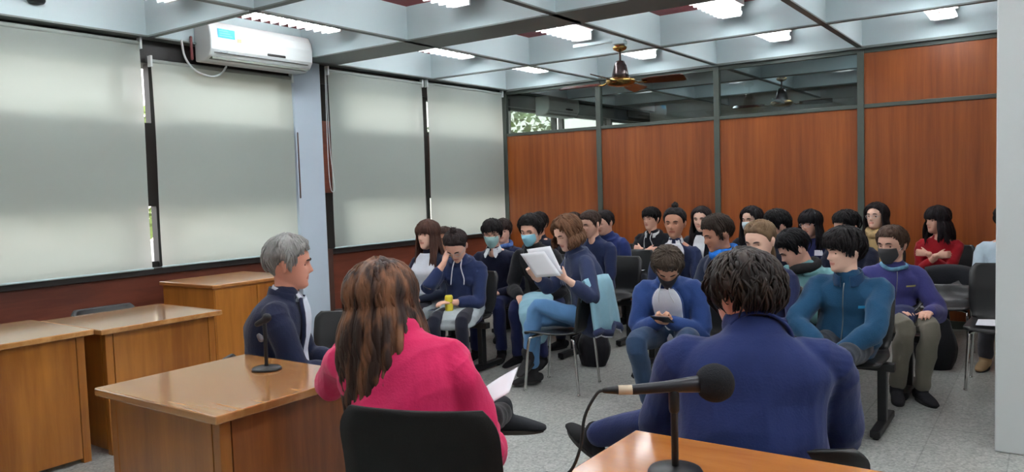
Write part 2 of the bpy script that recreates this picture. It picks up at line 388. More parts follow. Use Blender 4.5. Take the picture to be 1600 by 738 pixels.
tag(MB().tube([(.13, 3.95, 2.80), (.13, 3.95, 2.9)], [.012] * 2, 8).tube([(.13, 3.95, 2.72), (.13, 3.95, 2.79)], [.014] * 2, 8).build('pipe_joint', mat('red_blue_valve', (120, 60, 62), .5), None, True), 'small red and blue pipe valve at the left side of the air conditioner', 'valve')
aircon(.10, 9.35, 10.2, 2.55, 2.82, 'white air conditioner in the next room seen through the left transom')
w = empty('security_camera', (.115, 2.72, 2.99)); tag(w, 'small black dome camera on the beam at the top left corner', 'camera')
MB().add(*lathe([(.0, .0), (.05, .0), (.06, .015), (.06, .03), (.045, .05), (0, .052)], 16, (.03, 0, -.02))).build('dome', M_BLACK, w, True); MB().box(0, .04, -.03, .03, -.02, .04).build('bracket', M_BLACK, w, bevel=.004)
tag(MB().tube([(.064, 5.10, 1.5), (.064, 5.10, 1.8), (.064, 5.10, 2.14)], [.007] * 3, 6).build('cable_strip', M_BROWN, None, True), 'thin dark upright cable strip on the pale blue pier beside the second blind', 'cable')

# ceiling fan
def fan(loc, label, blades=4, rot=.3, s=1.):
    w = empty('ceiling_fan', loc, rot); tag(w, label, 'fan'); br = M_BRASS; dk = mat('fan_dark', (52, 30, 26), .3, .3)
    MB().add(*lathe([(0, 0), (.045, -.01), (.07, -.03), (.06, -.05), (.02, -.07), (0, -.075)], 20)).build('canopy', br, w, True)
    MB().tube([(0, 0, -.06), (0, 0, -.22)], [.011] * 2, 10, cap='flat').build('rod', dk, w, True)
    MB().add(*lathe([(0, -.15), (.04, -.16), (.06, -.20), (.078, -.28), (.085, -.325), (0, -.335)], 20)).build('motor_cover', mat('smoked_cover', (70, 60, 60), .15, .6), w, True)
    MB().add(*lathe([(0, -.32), (.10, -.322), (.14, -.335), (.145, -.36), (.12, -.385), (.05, -.40), (0, -.40)], 28)).build('motor', br, w, True)
    for k in range(blades):
        a = 2 * math.pi * k / blades; c, s_ = math.cos(a), math.sin(a); R = np.array([[c, -s_, 0], [s_, c, 0], [0, 0, 1]])
        G = [[(x, y * wd, -.37 - y * wd * .3) for y in (-1, -.4, .4, 1)] for x, wd in ((.22, .045), (.30, .058), (.45, .066), (.60, .070), (.625, .058))]
        V, Fc = slab(np.array(G) @ R.T, .008); b = MB().add(V, Fc).build('blade', mat('fan_blade', (66, 34, 26), .25, coat=.4), w)
        V, Fc = tube(np.array([(.13, 0, -.355), (.18, 0, -.377), (.25, 0, -.375)]) @ R.T, [(.02, .006)] * 3, 6); MB().add(V, Fc).build('blade_bracket', br, b, True)
fan((2.76, 6.78, 2.87), 'dark bladed brass ceiling fan hanging before the partition', 4, .12)
tag(MB().box(2.70, 2.82, 6.74, 6.82, 2.87, 2.9).box(2.25, 2.82, 6.77, 6.79, 2.9, 2.93).build('fan_mount', M_BEAM), 'small pale bar carrying the ceiling fan', 'bracket')
fan((3.2, 10.6, 2.9), 'dark ceiling fan in the next room seen through the transom', 4, .2)

# trees outside
def tree(loc, r, h, label, seed):
    rnd = random.Random(seed); w = empty('tree', loc); tag(w, label, 'tree', 'trees outside the windows')
    MB().tube([(0, 0, -1), (.05, .03, h * .5), (0, 0, h)], [.16, .13, .09], 8, sub=3).build('trunk', mat('bark', (84, 72, 60), .8, bump=.5), w, True)
    V = []; Fc = []
    for k in range(1300):
        a = rnd.uniform(0, 6.28); b = math.acos(rnd.uniform(-1, 1)); q = r * rnd.uniform(.5, 1) ** .5; p = np.array([q * math.sin(b) * math.cos(a), q * math.sin(b) * math.sin(a), h + q * .8 * math.cos(b)])
        d1 = nrm([rnd.gauss(0, 1) for _ in range(3)]); d2 = nrm(np.cross(d1, [rnd.gauss(0, 1) for _ in range(3)])); s = rnd.uniform(.06, .13); n = len(V)
        V += [p - d1 * s, p + d2 * s * .5, p + d1 * s, p - d2 * s * .5]; Fc.append((n, n + 1, n + 2, n + 3))
    MB().add(V, Fc).build('foliage', mat('leaf_green', (112, 128, 62), .7, var=.4, vscale=3), w)
tree((-3.6, 13.3, 0), 1.5, 2.3, 'leafy tree outside seen through the left transom', 1)
tree((-6.0, 9.4, 0), 1.3, 1.8, 'leafy tree outside seen in the gap between the last two blinds', 2)
tree((-5.0, 6.0, 0), 1.4, 1.9, 'leafy tree outside behind the second blind', 3)
struct(MB().box(-40, -.3, -30, 40, -1.2, -1.0).build('ground', mat('pavement', (150, 146, 138), .9)))

# ---------------------------------------------------------------- desks
def desk(name, x0, x1, y0, y1, z, label, panels, top_m=None, over=.04, group=None):
    w = empty(name, ((x0 + x1) / 2, (y0 + y1) / 2, 0)); tag(w, label, 'desk', group); a, b = (x1 - x0) / 2, (y1 - y0) / 2
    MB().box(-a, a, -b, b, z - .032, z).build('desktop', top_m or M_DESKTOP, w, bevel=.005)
    a -= over; b -= over; t = z - .032
    for side in panels:
        s = 1 if side[0] == '+' else -1
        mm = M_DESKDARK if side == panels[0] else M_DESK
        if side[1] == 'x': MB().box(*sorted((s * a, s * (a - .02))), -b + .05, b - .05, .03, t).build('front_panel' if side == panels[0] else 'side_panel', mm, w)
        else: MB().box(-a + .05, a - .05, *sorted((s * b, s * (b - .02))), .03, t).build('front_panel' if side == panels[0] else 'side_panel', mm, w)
    for sx in (-1, 1):
        for sy in (-1, 1):
            MB().box(*sorted((sx * a, sx * (a - .045))), *sorted((sy * b, sy * (b - .045))), 0, t).build('leg', M_DESK, w, bevel=.003)
    return w
desk('desk', 3.01, 3.83, 1.55, 2.27, .77, 'glossy wooden desk with a small desk microphone, beside the person in pink', ['+x', '-y'])
M_DESK2 = M_DESK
def bench_desk(x0, x1, y0, y1, z, label):
    w = desk('desk', x0, x1, y0, y1, z, label, ['+x', '-y', '+y'], group='wooden desks in a line by the windows'); w.children[1].data.materials[0] = M_DESK; return w
bench_desk(.86, 1.62, 2.29, 3.10, .77, 'wooden desk in the window row nearest the tall cupboard')
bench_desk(.80, 1.60, .72, 2.26, .78, 'long wooden desk at the left edge of the photo')
w = empty('cupboard', (.60, 3.83, 0)); tag(w, 'low wooden cupboard standing against the panelling under the second blind', 'cupboard')
MB().box(-.36, .36, -.38, .42, .835, .865).build('top', wood('cupboard_top', (156, 96, 44), (186, 128, 66), (.8, 9, 9), .3, .5), w, bevel=.006)
MB().box(-.34, .34, -.36, .40, .04, .835).build('body', M_DESK, w, bevel=.004); MB().box(-.32, .32, -.34, .38, 0, .04).build('plinth', M_DARK, w)
w.location.x = .63; w.location.y = 3.83
MB().box(.341, .346, -.35, .02, .06, .82).build('door', M_DESK, w); MB().box(.341, .346, .03, .39, .06, .82).build('door', M_DESK, w)
w = desk('table', 5.14, 6.55, 1.30, 2.12, .77, 'orange brown wooden table in the foreground carrying the large black microphone', ['+y', '-x'], wood('near_table_top', (170, 100, 36), (206, 134, 58), (1.2, 6, 9), .26, .6)); w['category'] = 'table'

# loose cable at the left edge
tag(MB().tube([(1.66, .62, .62), (1.64, .78, .50), (1.66, .92, .40), (1.68, 1.02, .25), (1.72, 1.08, .05), (1.8, 1.2, .008)], [.006] * 6, 6, sub=5).build('cable', M_BLACK, None, True), 'thin dark cable hanging in front of the left edge desk', 'cable')

# small desk microphone
w = empty('desk_microphone', (3.39, 2.10, .77)); tag(w, 'small black desk microphone on round base standing on the glossy desk', 'microphone')
MB().add(*lathe([(0, 0), (.062, 0), (.064, .006), (.058, .012), (.012, .018), (0, .018)], 28)).build('base', M_BLACK, w, True)
MB().tube([(0, 0, .01), (.002, 0, .2)], [.0085] * 2, 10).build('stem', M_BLACK, w, True)
MB().tube([(-.012, -.01, .135), (-.022, -.015, .150)], [.014, .010], 10).build('switch', mat('grey_plastic', (90, 90, 96), .4), w, True)
MB().tube([(-.03, -.015, .200), (.0, 0, .215), (.012, .006, .228)], [.012, .016, .02], 12).build('microphone_head', mat('mic_mesh', (38, 38, 42), .5, .3, bump=.6, bscale=500), w, True)

# foreground microphone on stand
w = empty('microphone', (5.39, 1.84, .77)); tag(w, 'large black microphone with foam windscreen on a table stand in the foreground', 'microphone')
MB().add(*lathe([(0, 0), (.068, 0), (.071, .006), (.066, .014), (.02, .022), (0, .022)], 36)).build('base', M_BLACK, w, True)
MB().tube([(0, 0, .01), (0, 0, .205)], [.0095] * 2, 12).build('stem', M_BLACK, w, True)
MB().tube([(0, 0, .17), (0, 0, .212)], [.014] * 2, 12).build('clip', M_BLACK, w, True)
a0, a1, a2, a3 = np.array([-.120, -.078, .2235]), np.array([-.088, -.057, .2235]), np.array([.052, .036, .234]), np.array([.088, .06, .236])
MB().tube([a1, (a1 + a2) / 2, a2], [.013, .015, .022], 16).build('microphone_body', mat('mic_body', (44, 46, 52), .35, .3), w, True)
MB().tube([a0 * .98 + a1 * .02, a1], [.0125] * 2, 14, cap='flat').build('connector_ring', mat('cream_ring', (205, 190, 165), .4), w, True)
MB().tube([a0 + (a0 - a1) * .9, a0], [.008, .0115], 12).build('plug', M_BLACK, w, True)
V, Fc = tube([a3 + nrm(a3 - a2) * .049 * q for q in (-.86, -.6, -.2, .2, .6, .8, .93, .99)], [.030, .042, .049, .049, .0405, .0305, .018, .006], 24, sub=2, cap='flat')
MB().add(V, Fc).build('windscreen', mat('foam', (22, 26, 34), .95, bump=.9, bscale=350), w, True)
c0 = a0 + (a0 - a1) * .9
tag(MB().tube([np.array([5.39, 1.84, .77]) + c0, (5.225, 1.73, .985), (5.205, 1.70, .93), (5.20, 1.68, .85), (5.17, 1.66, .785), (5.10, 1.62, .775), (5.08, 1.60, .6), (5.07, 1.6, .02)], [.0042] * 8, 8, sub=5).build('microphone_cable', M_BLACK, None, True), 'black cable running from the foreground microphone over the table edge', 'cable')
# ================================================================ people
SKIN = {}
def skin(name, rgb):
    if name not in SKIN:
        SKIN[name] = (mat('skin_' + name, rgb, .5, var=.05, vscale=9, spec=.35), mat('lips_' + name, tuple(int(v * k) for v, k in zip(rgb, (.88, .72, .72))), .45),
                      mat('brow_' + name, (52, 36, 30), .8))
    return SKIN[name]
M_EYE = mat('eye_white', (214, 208, 202), .25); M_IRIS = mat('iris', (34, 22, 18), .15)
def cloth(rgb, key=None, bump=.25, sheen=.15):
    return mat('cloth_%d_%d_%d%s' % (*rgb, key or ''), rgb, .85, bump=bump, bscale=140, var=.10, vscale=7, spec=.2, sheen=sheen)
def rz(a): c, s = math.cos(a), math.sin(a); return np.array([[c, -s, 0], [s, c, 0], [0, 0, 1]])
def ry(a): c, s = math.cos(a), math.sin(a); return np.array([[c, 0, s], [0, 1, 0], [-s, 0, c]])
def rx(a): c, s = math.cos(a), math.sin(a); return np.array([[1, 0, 0], [0, c, -s], [0, s, c]])

# head surface: level z -> front, back, half width
_Z = np.array([-.120, -.113, -.100, -.080, -.055, -.030, 0, .022, .05, .08, .10, .112, .118])
_F = np.array([.058, .072, .083, .082, .084, .086, .086, .092, .090, .078, .055, .030, -.008])
_B = np.array([.030, .012, -.014, -.045, -.066, -.082, -.096, -.101, -.101, -.090, -.070, -.045, -.012])
_W = np.array([.010, .024, .038, .052, .062, .069, .0745, .0765, .0755, .066, .050, .032, .004])
_zz = np.linspace(-.12, .118, 200)
def _sm(y):
    v = np.interp(_zz, _Z, y); k = np.hanning(13); k /= k.sum(); return np.convolve(np.pad(v, 6, mode='edge'), k, 'valid')
_Fs, _Bs, _Ws = _sm(_F), _sm(_B), _sm(_W)
def head_surf(az, z, off=0., feat=True):
    """az 0 = forward, left positive; arrays allowed"""
    az = np.asarray(az, float); z = np.clip(np.asarray(z, float), -.12, .118)
    f = np.interp(z, _zz, _Fs); b = np.interp(z, _zz, _Bs); w = np.interp(z, _zz, _Ws)
    ca, sa = np.cos(az), np.sin(az); p = 2.25
    cx = np.where(ca > 0, -.008, -.008); ra = np.where(ca > 0, f - cx, cx - b)
    den = (np.abs(ca) ** p + np.abs(sa) ** p) ** (1 / p)
    x = cx + ra * ca / den; y = w * sa / den
    if feat:
        fr = np.clip(ca, 0, 1) ** .5; g = lambda v, s: np.exp(-(v / s) ** 2)
        nz = np.interp(z, [-.046, -.040, -.034, -.026, -.01, .008, .02], [0, .010, .023, .025, .016, .007, 0]); sg = np.interp(z, [-.04, -.02, .01], [.015, .011, .008])
        x = x + fr * (nz * g(y, sg) - .012 * g(np.abs(y) - .031, .014) * g(z - .002, .011) + .0045 * g(np.abs(y) - .03, .02) * g(z - .024, .008)
             + .0055 * g(y, .022) * (g(z + .055, .0045) + g(z + .067, .005)) - .003 * g(y, .02) * g(z + .061, .003) + .004 * g(y, .02) * g(z + .098, .012)
             + .004 * g(np.abs(y) - .045, .016) * g(z + .022, .014))
    if np.any(off):
        n = np.stack([x + .008, y * 1.25, (z - .0) * 1.0], -1); n = n / (np.linalg.norm(n, axis=-1, keepdims=True) + 1e-9)
        o = np.asarray(off)[..., None] if np.ndim(off) else off
        return np.stack([x, y, z], -1) + n * o
    return np.stack([x, y, z], -1)
def head_blob():
    n, k = 64, 60; V = []; Fc = []
    zs = -.118 + .235 * (.5 - .5 * np.cos(np.linspace(.06, math.pi - .05, k)))
    for z in zs: V.append(head_surf(np.arange(n) / n * 2 * math.pi, np.full(n, z)))
    V = np.vstack(V)
    for i in range(k - 1):
        for j in range(n): a, b = i * n + j, i * n + (j + 1) % n; Fc.append((a, b, b + n, a + n))
    Fc.append(tuple(range(n))[::-1]); Fc.append(tuple(range((k - 1) * n, k * n)))
    return V, Fc
HB = head_blob()

def fuse(name, blobs, voxel, m, parent, smooth=3, post=None):
    v = MB()
    for V, Fc in blobs: v.add(V, Fc)
    o = v.build(name, None); me0 = o.data
    md = o.modifiers.new('r', 'REMESH'); md.mode = 'VOXEL'; md.voxel_size = voxel
    if smooth:
        sm = o.modifiers.new('s', 'SMOOTH'); sm.factor = .5; sm.iterations = smooth
    dg = bpy.context.evaluated_depsgraph_get(); me = bpy.data.meshes.new_from_object(o.evaluated_get(dg))
    o.modifiers.clear(); o.data = me; bpy.data.meshes.remove(me0); me.name = name; me.materials.clear()
    for q in (m if isinstance(m, (list, tuple)) else [m]): me.materials.append(q)
    me.polygons.foreach_set('use_smooth', [True] * len(me.polygons))
    if post: post(me)
    o.parent = parent
    return o
def getco(me):
    a = np.empty(len(me.vertices) * 3); me.vertices.foreach_get('co', a); return a.reshape(-1, 3)
def setco(me, co): me.vertices.foreach_set('co', co.ravel()); me.update()
def folds(seed, amp=.004, freq=1., damp=None):
    rs = np.random.RandomState(seed); K = [(nrm(rs.normal(size=3)), rs.uniform(14, 46) * freq, rs.uniform(0, 6.28), rs.uniform(.4, 1)) for _ in range(10)]
    W = [(nrm(rs.normal(size=3)), rs.uniform(6, 14), rs.uniform(0, 6.28)) for _ in range(4)]
    def post(me):
        co = getco(me); nn = np.empty(len(me.vertices) * 3); me.vertices.foreach_get('normal', nn); nn = nn.reshape(-1, 3)
        warp = sum(np.sin(co @ d * f + p) for d, f, p in W) * .9
        h = sum(a * (1 - 2 * np.abs(np.sin(.5 * (co @ d * f + p + warp)))) for d, f, p, a in K) / 2.6
        k = amp * (damp(co) if damp else 1.)
        setco(me, co + nn * (h * k)[:, None] if damp else co + nn * (h * k)[:, None])
    return post

HAIRLINE = {   # azimuth (deg): elevation (deg) of the hair's edge
    'short': ([0, 40, 58, 70, 84, 92, 104, 120, 145, 180], [40, 38, 26, 8, -14, 0, 12, 2, -22, -30]),
    'fringe': ([0, 35, 55, 70, 84, 92, 104, 120, 145, 180], [20, 20, 12, 2, -14, 0, 10, 0, -24, -34]),
    'long': ([0, 25, 45, 62, 80, 100, 180], [44, 40, 30, 12, -20, -40, -50]),
    'bangs': ([0, 30, 45, 62, 80, 100, 180], [10, 10, 8, -5, -25, -40, -50]),
    'tied': ([0, 30, 50, 66, 82, 92, 104, 125, 150, 180], [44, 42, 34, 22, -2, 10, 14, -6, -26, -32])}
def add_hair(parent, Hc, R, hs, rgb, kind='short', T=.02, seed=1, locks=240, length=.26, front=.4, wave=.01, bun=False, pony=False, Nk=None, tuft=1., vol=.02, rgb2=None, curl=0., part=0., side_sweep=0., tip=None, lockr=1., spread=1.25, hdy=0.):
    rnd = random.Random(seed); rs = np.random.RandomState(seed)
    m = mat('hair_%d_%d_%d_%s' % (*rgb, seed if rgb2 else ''), rgb, .6, bump=.4, bscale=70, var=.35, vscale=26, spec=.18, stretch=(1, 1, .25))
    if rgb2:
        m = bpy.data.materials.new('hair_streaked'); m.use_nodes = True; nt = m.node_tree; b = nt.nodes['Principled BSDF']; b.inputs['Roughness'].default_value = .5; b.inputs['Specular IOR Level'].default_value = .25
        t = nt.nodes.new('ShaderNodeTexCoord'); mp = nt.nodes.new('ShaderNodeMapping'); mp.inputs['Scale'].default_value = (26, 26, 3.5); n = nt.nodes.new('ShaderNodeTexNoise'); n.inputs['Scale'].default_value = 1.; n.inputs['Detail'].default_value = 3
        r = nt.nodes.new('ShaderNodeValToRGB'); r.color_ramp.elements[0].position = .42; r.color_ramp.elements[1].position = .66; r.color_ramp.elements[0].color = (*lin(rgb), 1); r.color_ramp.elements[1].color = (*lin(rgb2), 1)
        nt.links.new(t.outputs['Object'], mp.inputs[0]); nt.links.new(mp.outputs[0], n.inputs[0]); nt.links.new(n.outputs[0], r.inputs[0]); nt.links.new(r.outputs[0], b.inputs['Base Color'])
    hl = HAIRLINE[kind]; D2 = math.pi / 180
    line = lambda az: np.interp(np.abs(((np.degrees(az) + 180) % 360) - 180), *hl)
    X = lambda v: (np.asarray(v) * hs) @ R.T + Hc
    mb = MB(); n, k = 60, 16; ph = rs.uniform(0, 6.28, 6)
    az = np.arange(n) / n * 2 * math.pi; h0 = line(az); outer = []; inner = []
    for i in range(k):
        u = i / (k - 1); el = h0 + (88 - h0) * u; z = .118 * np.sin(el * D2)
        th = T * (min(1, u * 5) ** .6) * (1 + .15 * np.sin(az * 5 + ph[0] + u * 6) + .1 * np.sin(az * 9 + ph[1] - u * 9)) * (1 + .35 * u)
        if kind in ('short', 'fringe'): th = th * np.where(el < 12, .55, 1.)
        outer.append(head_surf(az, z, th + .002)); inner.append(head_surf(az, z, np.full(n, -.004)))
    V = np.vstack(outer + inner); Fc = []; o = n * k
    for i in range(k - 1):
        for j in range(n):
            a, b = i * n + j, i * n + (j + 1) % n; Fc.append((a, b, b + n, a + n)); Fc.append((o + a, o + a + n, o + b + n, o + b))
    for j in range(n): Fc.append((j, o + j, o + (j + 1) % n, (j + 1) % n))
    Fc.append(tuple(range((k - 1) * n, k * n))); Fc.append(tuple(range(o + (k - 1) * n, o + k * n))[::-1])
    mb.add(X(V), Fc)
    longk = kind in ('long', 'bangs')
    if kind in ('short', 'fringe', 'tied') or longk:
        ns = locks if not longk else locks // 3      # locks lying on the scalp
        for _ in range(ns):
            a = rnd.uniform(-math.pi, math.pi); hh = float(line(a)); e0 = rnd.uniform(max(hh + 8, 5), 86) if kind != 'tied' else rnd.uniform(hh, 70)
            L = rnd.uniform(22, 40) * tuft; P = []
            dirn = -1
            da = rnd.uniform(-.15, .15) + curl * rnd.uniform(-1, 1) + side_sweep
            for s in range(5):
                t = s / 4
                if kind == 'tied': e = e0 + (80 - e0) * t * .8; aa = a + (math.pi * (1 if a > 0 else -1) - a) * .35 * t
                else: e = e0 - L * t; aa = a + da * t
                e = max(e, hh - 5)
                P.append(head_surf(aa, .118 * math.sin(e * D2), T * (1.05 + .35 * math.sin(t * math.pi) * tuft) * min(1, max(.3, (e - hh + 8) / 30)) + .003 * rnd.random()))
            w = rnd.uniform(.0035, .0075) * lockr; V, Fc = tube(P, [(w * .6, w * .35), (w, w * .5), (w, w * .5), (w * .8, w * .4), (w * .15, w * .1)], 6, up=(.1, .2, .9), sub=2); mb.add(X(V), Fc)
    if longk:
        top = Nk[2] if Nk is not None else Hc[2] - .17
        for q in range(locks):
            sgn = rnd.choice((-1, 1)); a = sgn * rnd.uniform(58, 178) * D2; hh = float(line(a)); P = []; e0 = rnd.uniform(30, 80); off = T * rnd.uniform(.8, 1.25)
            a0 = a * rnd.uniform(.75, 1.)
            for s in range(4):
                t = s / 3; e = e0 * (1 - t) + 0 * t; P.append(X(head_surf(a0 + (a - a0) * t, .118 * math.sin(e * D2), off + .006 * math.sin(t * 3.1))))
            p0 = P[-1]; out = nrm([p0[0] - Hc[0], p0[1] - Hc[1], 0]); Ln = length * rnd.uniform(.75, 1.05)
            isf = abs(a) < 100 * D2 and rnd.random() < front * 1.6
            if Ln > .2:
                tx = (Nk[0] + .085 + rnd.uniform(-.015, .03)) if isf else (Nk[0] - .105 - rnd.uniform(0, .03)); ty = Nk[1] + (sgn * rnd.uniform(.05, .12) if isf else (p0[1] - Nk[1]) * spread + hdy)
                tgt = np.array([tx, ty, p0[2] - Ln])
            else: tgt = p0 + np.array([0, 0, -Ln]) - out * .012 * rnd.random() + out * vol * .3
            c1 = p0 + np.array([0, 0, -.45 * Ln]) + out * vol; ph1 = rnd.uniform(0, 6.28)
            for s in range(1, 8):
                t = s / 7; b = (1 - t) ** 2 * p0 + 2 * t * (1 - t) * c1 + t * t * tgt
                b = b + wave * math.sin(t * 9 + ph1) * t * (np.cross(out, [0, 0, 1]) * .8 + out * .5); P.append(b)
            w = rnd.uniform(.005, .011) * lockr; Rr = [(w * .7, w * .4)] + [(w * 1.2, w * .6)] * (len(P) - 3) + [(w * .8, w * .45), (w * .12, w * .1)]
            V, Fc = tube(P, Rr, 6, up=out + np.array([.01, .02, .1]), sub=2); mb.add(V, Fc)
        if kind == 'bangs':
            for q in range(46):
                a = rnd.uniform(-48, 48) * D2; P = []; e1 = 8 + rnd.uniform(-3, 5)
                for s in range(5): t = s / 4; P.append(X(head_surf(a * (.7 + .3 * t), .118 * math.sin((62 - (62 - e1) * t) * D2), T * .7 + .004 + .005 * math.sin(t * 3.1))))
                V, Fc = tube(P, [(.004, .002), (.007, .003), (.007, .003), (.006, .003), (.002, .001)], 6, up=(.3, .1, .9), sub=2); mb.add(V, Fc)
    if kind == 'fringe':
        for q in range(60):
            a = rnd.uniform(-55, 55) * D2; P = []; e1 = float(line(a)) + rnd.uniform(-7, 6)
            for s in range(5): t = s / 4; P.append(X(head_surf(a * (.7 + .3 * t) + side_sweep * t, .118 * math.sin((66 - (66 - e1) * t) * D2), T * (.9 if t < .9 else .7) + .003)))
            V, Fc = tube(P, [(.004, .003), (.008, .004), (.009, .004), (.007, .004), (.002, .001)], 6, up=(.3, .1, .9), sub=2); mb.add(V, Fc)
    h = mb.build('hair', m, parent, True)
    if bun:
        bb = MB(); c = X(np.array([bun[0], bun[1], bun[2]])); r = bun[3]
        for q in range(16):
            a = rnd.uniform(0, 6.28); ax = nrm(rs.normal(size=3)); u = nrm(np.cross(ax, [0, .3, 1])); v = np.cross(ax, u); rr = r * rnd.uniform(.55, 1)
            V, Fc = tube([c + rr * (u * math.cos(a + s * .7) + v * math.sin(a + s * .7)) for s in range(6)], [r * .1, r * .28, r * .34, r * .34, r * .28, r * .06], 7, sub=2); bb.add(V, Fc)
        V, Fc = tube([c - np.array([0, 0, r * .4]), c + np.array([0, 0, r * .4])], [r * .7, r * .6], 10); bb.add(V, Fc)
        for q in range(5):
            d = nrm([rnd.uniform(-1, 1), rnd.uniform(-1, 1), .9]); V, Fc = tube([c, c + d * r * 1.1, c + d * r * 1.6 + np.array([0, 0, -.004])], [r * .2, r * .12, r * .03], 5, sub=2); bb.add(V, Fc)
        bb.build('hair_bun', m, h, True)
    if pony:
        bb = MB(); c = X(np.array([-.105, 0, .0]))
        for q in range(26):
            d = np.array([-.04 - .03 * rnd.random(), rnd.uniform(-.03, .03), -.16 - .05 * rnd.random()])
            V, Fc = tube([c + R @ np.array([.04, 0, .01]), c + np.array([0, rnd.uniform(-.012, .012), 0]), c + d * .5 + np.array([-.02, 0, .01]), c + d], [.008, .010, .010, .002], 6, sub=3); bb.add(V, Fc)
        bb.build('ponytail', m, h, True)
    return h

def face_parts(parent, Hc, R, hs, sk, look=0., closed=False, glasses=None, mask=None, brow=None):
    X = lambda v: (np.asarray(v) * hs) @ R.T + Hc
    for s in (-1, 1):
        c = np.array([.0615, s * .0305, .001]); r = .0122; V = []; Fc = []; n, k = 14, 10
        for i in range(k + 1):
            b = math.pi * i / k
            for j in range(n): a = 2 * math.pi * j / n; V.append(c + r * np.array([math.cos(b), math.sin(b) * math.cos(a), math.sin(b) * math.sin(a)]))
        mi = []
        for i in range(k):
            for j in range(n): a, b = i * n + j, i * n + (j + 1) % n; Fc.append((a, b, b + n, a + n)); mi.append(1 if i < 3 else 0)
        if not closed:
            e = MB(); V = np.array(V); e.v.append(X(V)); e.f = Fc; e.mi = mi; e.n = len(V); eo = e.build('eye', [M_EYE, M_IRIS], parent, True)
        # upper lid and lashes
        V, Fc = tube([c + np.array([.0085 - .0035 * abs(t), s * 0 + t * .0125, .0062 - .004 * t * t]) + (np.array([0, 0, -.005]) if closed else 0) for t in (-1, -.5, 0, .5, 1)], [.0014, .0032, .0038, .0034, .0014], 6, sub=2)
        MB().add(X(V), Fc).build('eyelashes', sk[2], parent, True)
        V, Fc = tube([head_surf(math.atan2(s * t, .085 - abs(t) * .35), .0215 + .004 * math.sin((t - .016) / .034 * 3.1), .0035) for t in (.016, .024, .034, .044, .050)], [.0024, .0044, .0046, .0036, .0016], 6, sub=2)
        MB().add(X(V), Fc).build('eyebrow', brow or sk[2], parent, True)
    if mask:
        G = []
        for i in range(12):
            u = i / 11; z = -.113 + (.105) * u; row = []
            for j in range(25):
                a = math.radians(-72 + 144 * j / 24); lim = 1 - .25 * abs(u - .5) * 2 * (abs(j - 12) / 12)
                p = head_surf(a * lim, z, .004, False); fr = max(0, math.cos(a)) ** 3
                p = p + np.array([.020 * fr * math.exp(-((u - .68) / .38) ** 2) + .008 * fr, 0, 0]) + np.array([.0018 * math.sin(u * 19) * fr, 0, 0]); row.append(p)
            G.append(row)
        V, Fc = slab(G, -.002); mk = MB().add(X(V), Fc).build('face_mask', mask, parent, True)
        for s in (-1, 1):
            V, Fc = tube([head_surf(s * math.radians(68), -.03, .005), head_surf(s * math.radians(84), -.008, .006), head_surf(s * math.radians(98), .012, .008)], [.0014] * 3, 5, sub=2); MB().add(X(V), Fc).build('ear_loop', M_WHITE, mk, True)
    if glasses:
        g = MB()
        for s in (-1, 1):
            c = np.array([.093, s * .031, -.002]); P = [c + np.array([-.006 * abs(math.cos(a)) * (1 if math.cos(a) * s > 0 else 0), .024 * math.cos(a), .017 * math.sin(a)]) for a in np.arange(17) / 16 * 2 * math.pi]
            g.tube(P, [.0016] * 17, 6, up=(1, 0, 0)); V, Fc = tube([c + np.array([-.004, s * .024, .004]), (.06, s * .076, .008), (.0, s * .082, .008), (-.015, s * .082, .0)], [.0015] * 4, 5); g.add(V, Fc)
        g.tube([(.093, -.008, 0), (.096, 0, .003), (.093, .008, 0)], [.0015] * 3, 5, sub=2)
        g.v = [X(v) for v in g.v]; g.build('glasses', glasses, parent, True)

def hand_blob(W, d, n, right, hs=1., curl=.35, spread=.06, thumb=.5, wr=.027):
    d = nrm(d); n = nrm(np.asarray(n, float) - np.dot(n, d) * d); ac = np.cross(d, n) * (1 if right else -1); ac = nrm(ac); out = []
    out.append(tube([W - d * .02, W + d * .012 * hs, W + d * .045 * hs, W + d * .082 * hs], [(wr * .9, wr * .75), (.029 * hs, .018 * hs), (.038 * hs, .0155 * hs), (.037 * hs, .012 * hs)], 12, up=n))
    for off, L in ((-.030, .062), (-.0105, .076), (.0105, .082), (.030, .074)):
        off *= hs; L *= hs; p = W + d * .080 * hs - ac * off * -1 * 1.0; dd = nrm(d + ac * off / hs * spread * 12); P = [p - dd * .012, p]; c = curl * .55
        for f in (.42, .32, .26): dd2 = nrm(dd * math.cos(c) + n * math.sin(c)); p = p + dd2 * L * f; P.append(p); c += curl
        out.append(tube(P, [.0085 * hs, .0092 * hs, .0084 * hs, .0076 * hs, .0062 * hs], 8, up=n))
    b = W + d * .02 * hs + ac * .022 * hs; td = nrm(d * .75 + ac * (.75 - .5 * thumb) + n * thumb * .5); td2 = nrm(td + n * .25 + d * .35)
    out.append(tube([b - td * .01, b + td * .028 * hs, b + td * .052 * hs, b + td * .052 * hs + td2 * .028 * hs], [.013 * hs, .012 * hs, .010 * hs, .007 * hs], 8, up=n))
    return out

def ik(A, W, l1, l2, pole):
    A = np.asarray(A, float); W = np.asarray(W, float); d = W - A; L = np.linalg.norm(d); mx = (l1 + l2) * .995
    if L > mx: W = A + d / L * mx; L = mx
    u = nrm(d); x = (l1 * l1 - l2 * l2 + L * L) / (2 * L); h = math.sqrt(max(0, l1 * l1 - x * x)); p = np.asarray(pole, float); p = nrm(p - np.dot(p, u) * u)
    return A + u * x + p * h, W

